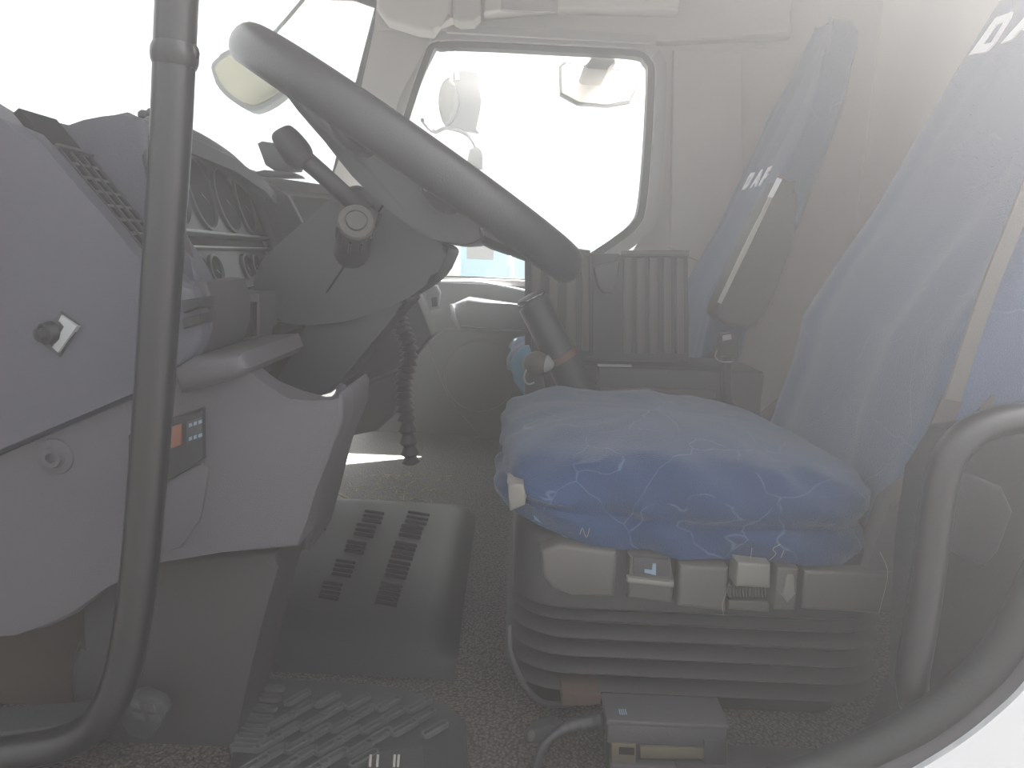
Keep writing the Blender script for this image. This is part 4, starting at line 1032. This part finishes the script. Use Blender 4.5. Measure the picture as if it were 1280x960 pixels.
# ------------------------------------------------------------------ outside: mirrors, yard, vehicles
fm = thing('front_mirror', W(310, 140, 1.98), 'rounded front kerb mirror hanging outside the windscreen', 'mirror')
mo = [(262, 84), (275, 68), (312, 52), (340, 58), (362, 100), (350, 122), (318, 139), (296, 130), (275, 112)]
prism('housing', mo, 1.985, 2.03, M['mirrorback'], fm, 0.010, 3, 3)
prism('mirror_glass', [(268, 86), (280, 73), (312, 58), (336, 63), (355, 100), (345, 117), (318, 132), (298, 124), (280, 109)], 1.98, 1.99, M['mirror'], fm, 0.003, 2, 3)
tube('arm', [W(330, 60, 2.02), W(338, 47, 2.02), W(362, 20, 2.02), W(395, -20, 2.02)], 0.005, M['mirrorback'], fm, 8, 3)
sm_ = thing('wing_mirror', W(575, 190, 2.5), 'tall main wing mirror outside the passenger window', 'mirror')
prism('housing', [(548, 118), (553, 102), (562, 96), (570, 108), (574, 128), (566, 150), (556, 156), (549, 140)], 2.48, 2.54, M['black'], sm_, 0.01, 3, 2)
prism('mirror_glass', [(566, 84), (600, 90), (602, 128), (598, 165), (560, 160), (568, 120)], 2.50, 2.54, M['shroud'], sm_, 0.008, 2)  # flat dark tone in place of the reflections in this glass
tube('arm', [W(566, 62, 2.5), W(569, 80, 2.5), W(572, 100, 2.5)], 0.007, M['greytrim'], sm_, 8, 2)
tube('arm', [W(528, 150, 2.23), W(536, 160, 2.4), W(545, 165, 2.5), W(558, 160, 2.5), W(580, 166, 2.5), W(592, 178, 2.5), W(596, 190, 2.5)], 0.006, M['darkdash'], sm_, 8, 3)
prism('wide_angle_head', [(587, 186), (598, 182), (604, 190), (604, 210), (590, 212), (584, 200)], 2.49, 2.53, M['black'], sm_, 0.006)
km = thing('ramp_mirror', W(752, 70, 2.45), 'wide curved ramp mirror hung over the top of the passenger window', 'mirror')
prism('housing', [(699, 82), (706, 76), (750, 83), (803, 88), (800, 104), (788, 128), (760, 133), (722, 130), (700, 118)], 2.43, 2.46, M['black'], km, 0.006, 3)
prism('mirror_glass', [(702, 84), (708, 80), (750, 87), (800, 91), (797, 104), (786, 125), (760, 130), (724, 127), (703, 116)], 2.424, 2.432, M['greytrim'], km, 0.002)
prism('mount', [(740, 66), (770, 68), (770, 78), (762, 80), (760, 88), (735, 86), (730, 82), (740, 76)], 2.232, 2.47, M['greytrim'], km, 0.004)

gz = -1.75
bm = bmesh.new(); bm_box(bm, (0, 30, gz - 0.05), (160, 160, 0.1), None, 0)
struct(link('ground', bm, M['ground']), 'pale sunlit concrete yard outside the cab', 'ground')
def truck(x, y, label, m, L=6.0, H=2.6):
    t = thing('parked_truck', (x, y, gz), label, 'truck')
    bm = bmesh.new(); bm_box(bm, (x + 1.2, y, gz + 0.9 + H / 2), (L, 2.4, H), None, 0.04); link('cargo_body', bm, m, t)
    bm = bmesh.new(); bm_box(bm, (x - L / 2 + 0.1, y, gz + 1.55), (1.9, 2.3, 2.0), None, 0.2, 3); link('cab', bm, m, t)
    bm = bmesh.new(); bm_box(bm, (x - L / 2 - 0.1, y - 1.15, gz + 1.95), (1.0, 0.04, 0.7), None, 0.01); link('side_window', bm, M['darkdash'], t)
    bm = bmesh.new(); bm_box(bm, (x + 0.6, y, gz + 0.75), (L + 1.6, 0.9, 0.25), None, 0.02); link('chassis', bm, M['darkdash'], t)
    for wx in (-L / 2 + 0.2, L / 2 - 0.6, L / 2 + 0.5):
        for s in (-1, 1):
            lathe('wheel', (x + wx, y + s * 1.0, gz + 0.5), (0, s, 0), [(-.15, .35), (-.15, .48), (-.1, .5), (.1, .5), (.15, .46), (.15, .28), (.08, .25), (.08, 0)], M['rubber'], t, 20)
    for k in range(5):
        bm = bmesh.new(); bm_box(bm, (x + 1.2 - L / 2 + L * (k + .5) / 5, y - 1.21, gz + 0.9 + H / 2), (0.08, 0.03, H * 0.96), None, 0); link('body_rib', bm, M['wall'], t)
    return t
truck(1.2, 30, 'turquoise box truck parked far across the yard', M['truckblue'], 5.0, 0.85)
truck(-7.5, 34, 'pale box truck parked far across the yard', M['truckpale'], 5.0, 0.9)
yb = thing('yard_building', (9.0, 48, gz), 'low pale building at the far edge of the yard', 'building')
bm = bmesh.new(); bm_box(bm, (9, 48, gz + 1.8), (12, 6, 3.6), None, 0); link('wall', bm, M['wall'], yb)
bm = bmesh.new(); bm_box(bm, (9, 48, gz + 3.7), (12.6, 6.6, 0.25), None, 0); link('roof', bm, M['truckpale'], yb)
for k in range(4):
    bm = bmesh.new(); bm_box(bm, (4.6 + k * 2.9, 44.98, gz + 2.0), (1.2, 0.08, 1.2), None, 0); link('window', bm, M['mirrorback'], yb)

# ------------------------------------------------------------------ haze volume added to veil the view with sun glare
HZ = 0.085
hm = bpy.data.materials.new('thin dusty air'); hm.use_nodes = True
nt = hm.node_tree; nt.nodes.remove(nt.nodes['Principled BSDF'])
vsn = nd(nt, 'ShaderNodeVolumeScatter'); vsn.inputs['Color'].default_value = (1, 0.995, 0.99, 1)
vsn.inputs['Density'].default_value = HZ; vsn.inputs['Anisotropy'].default_value = 0.78
nt.links.new(vsn.outputs[0], nt.nodes['Material Output'].inputs['Volume'])
bm = bmesh.new(); bm_box(bm, (0, 0.95, 0.0), (3.4, 3.9, 2.2), None, 0)
hz = link('dust_haze', bm, hm, None, False)
tag(hz, 'thin sunlit dust haze filling the air of the cab', 'haze', kind='stuff')
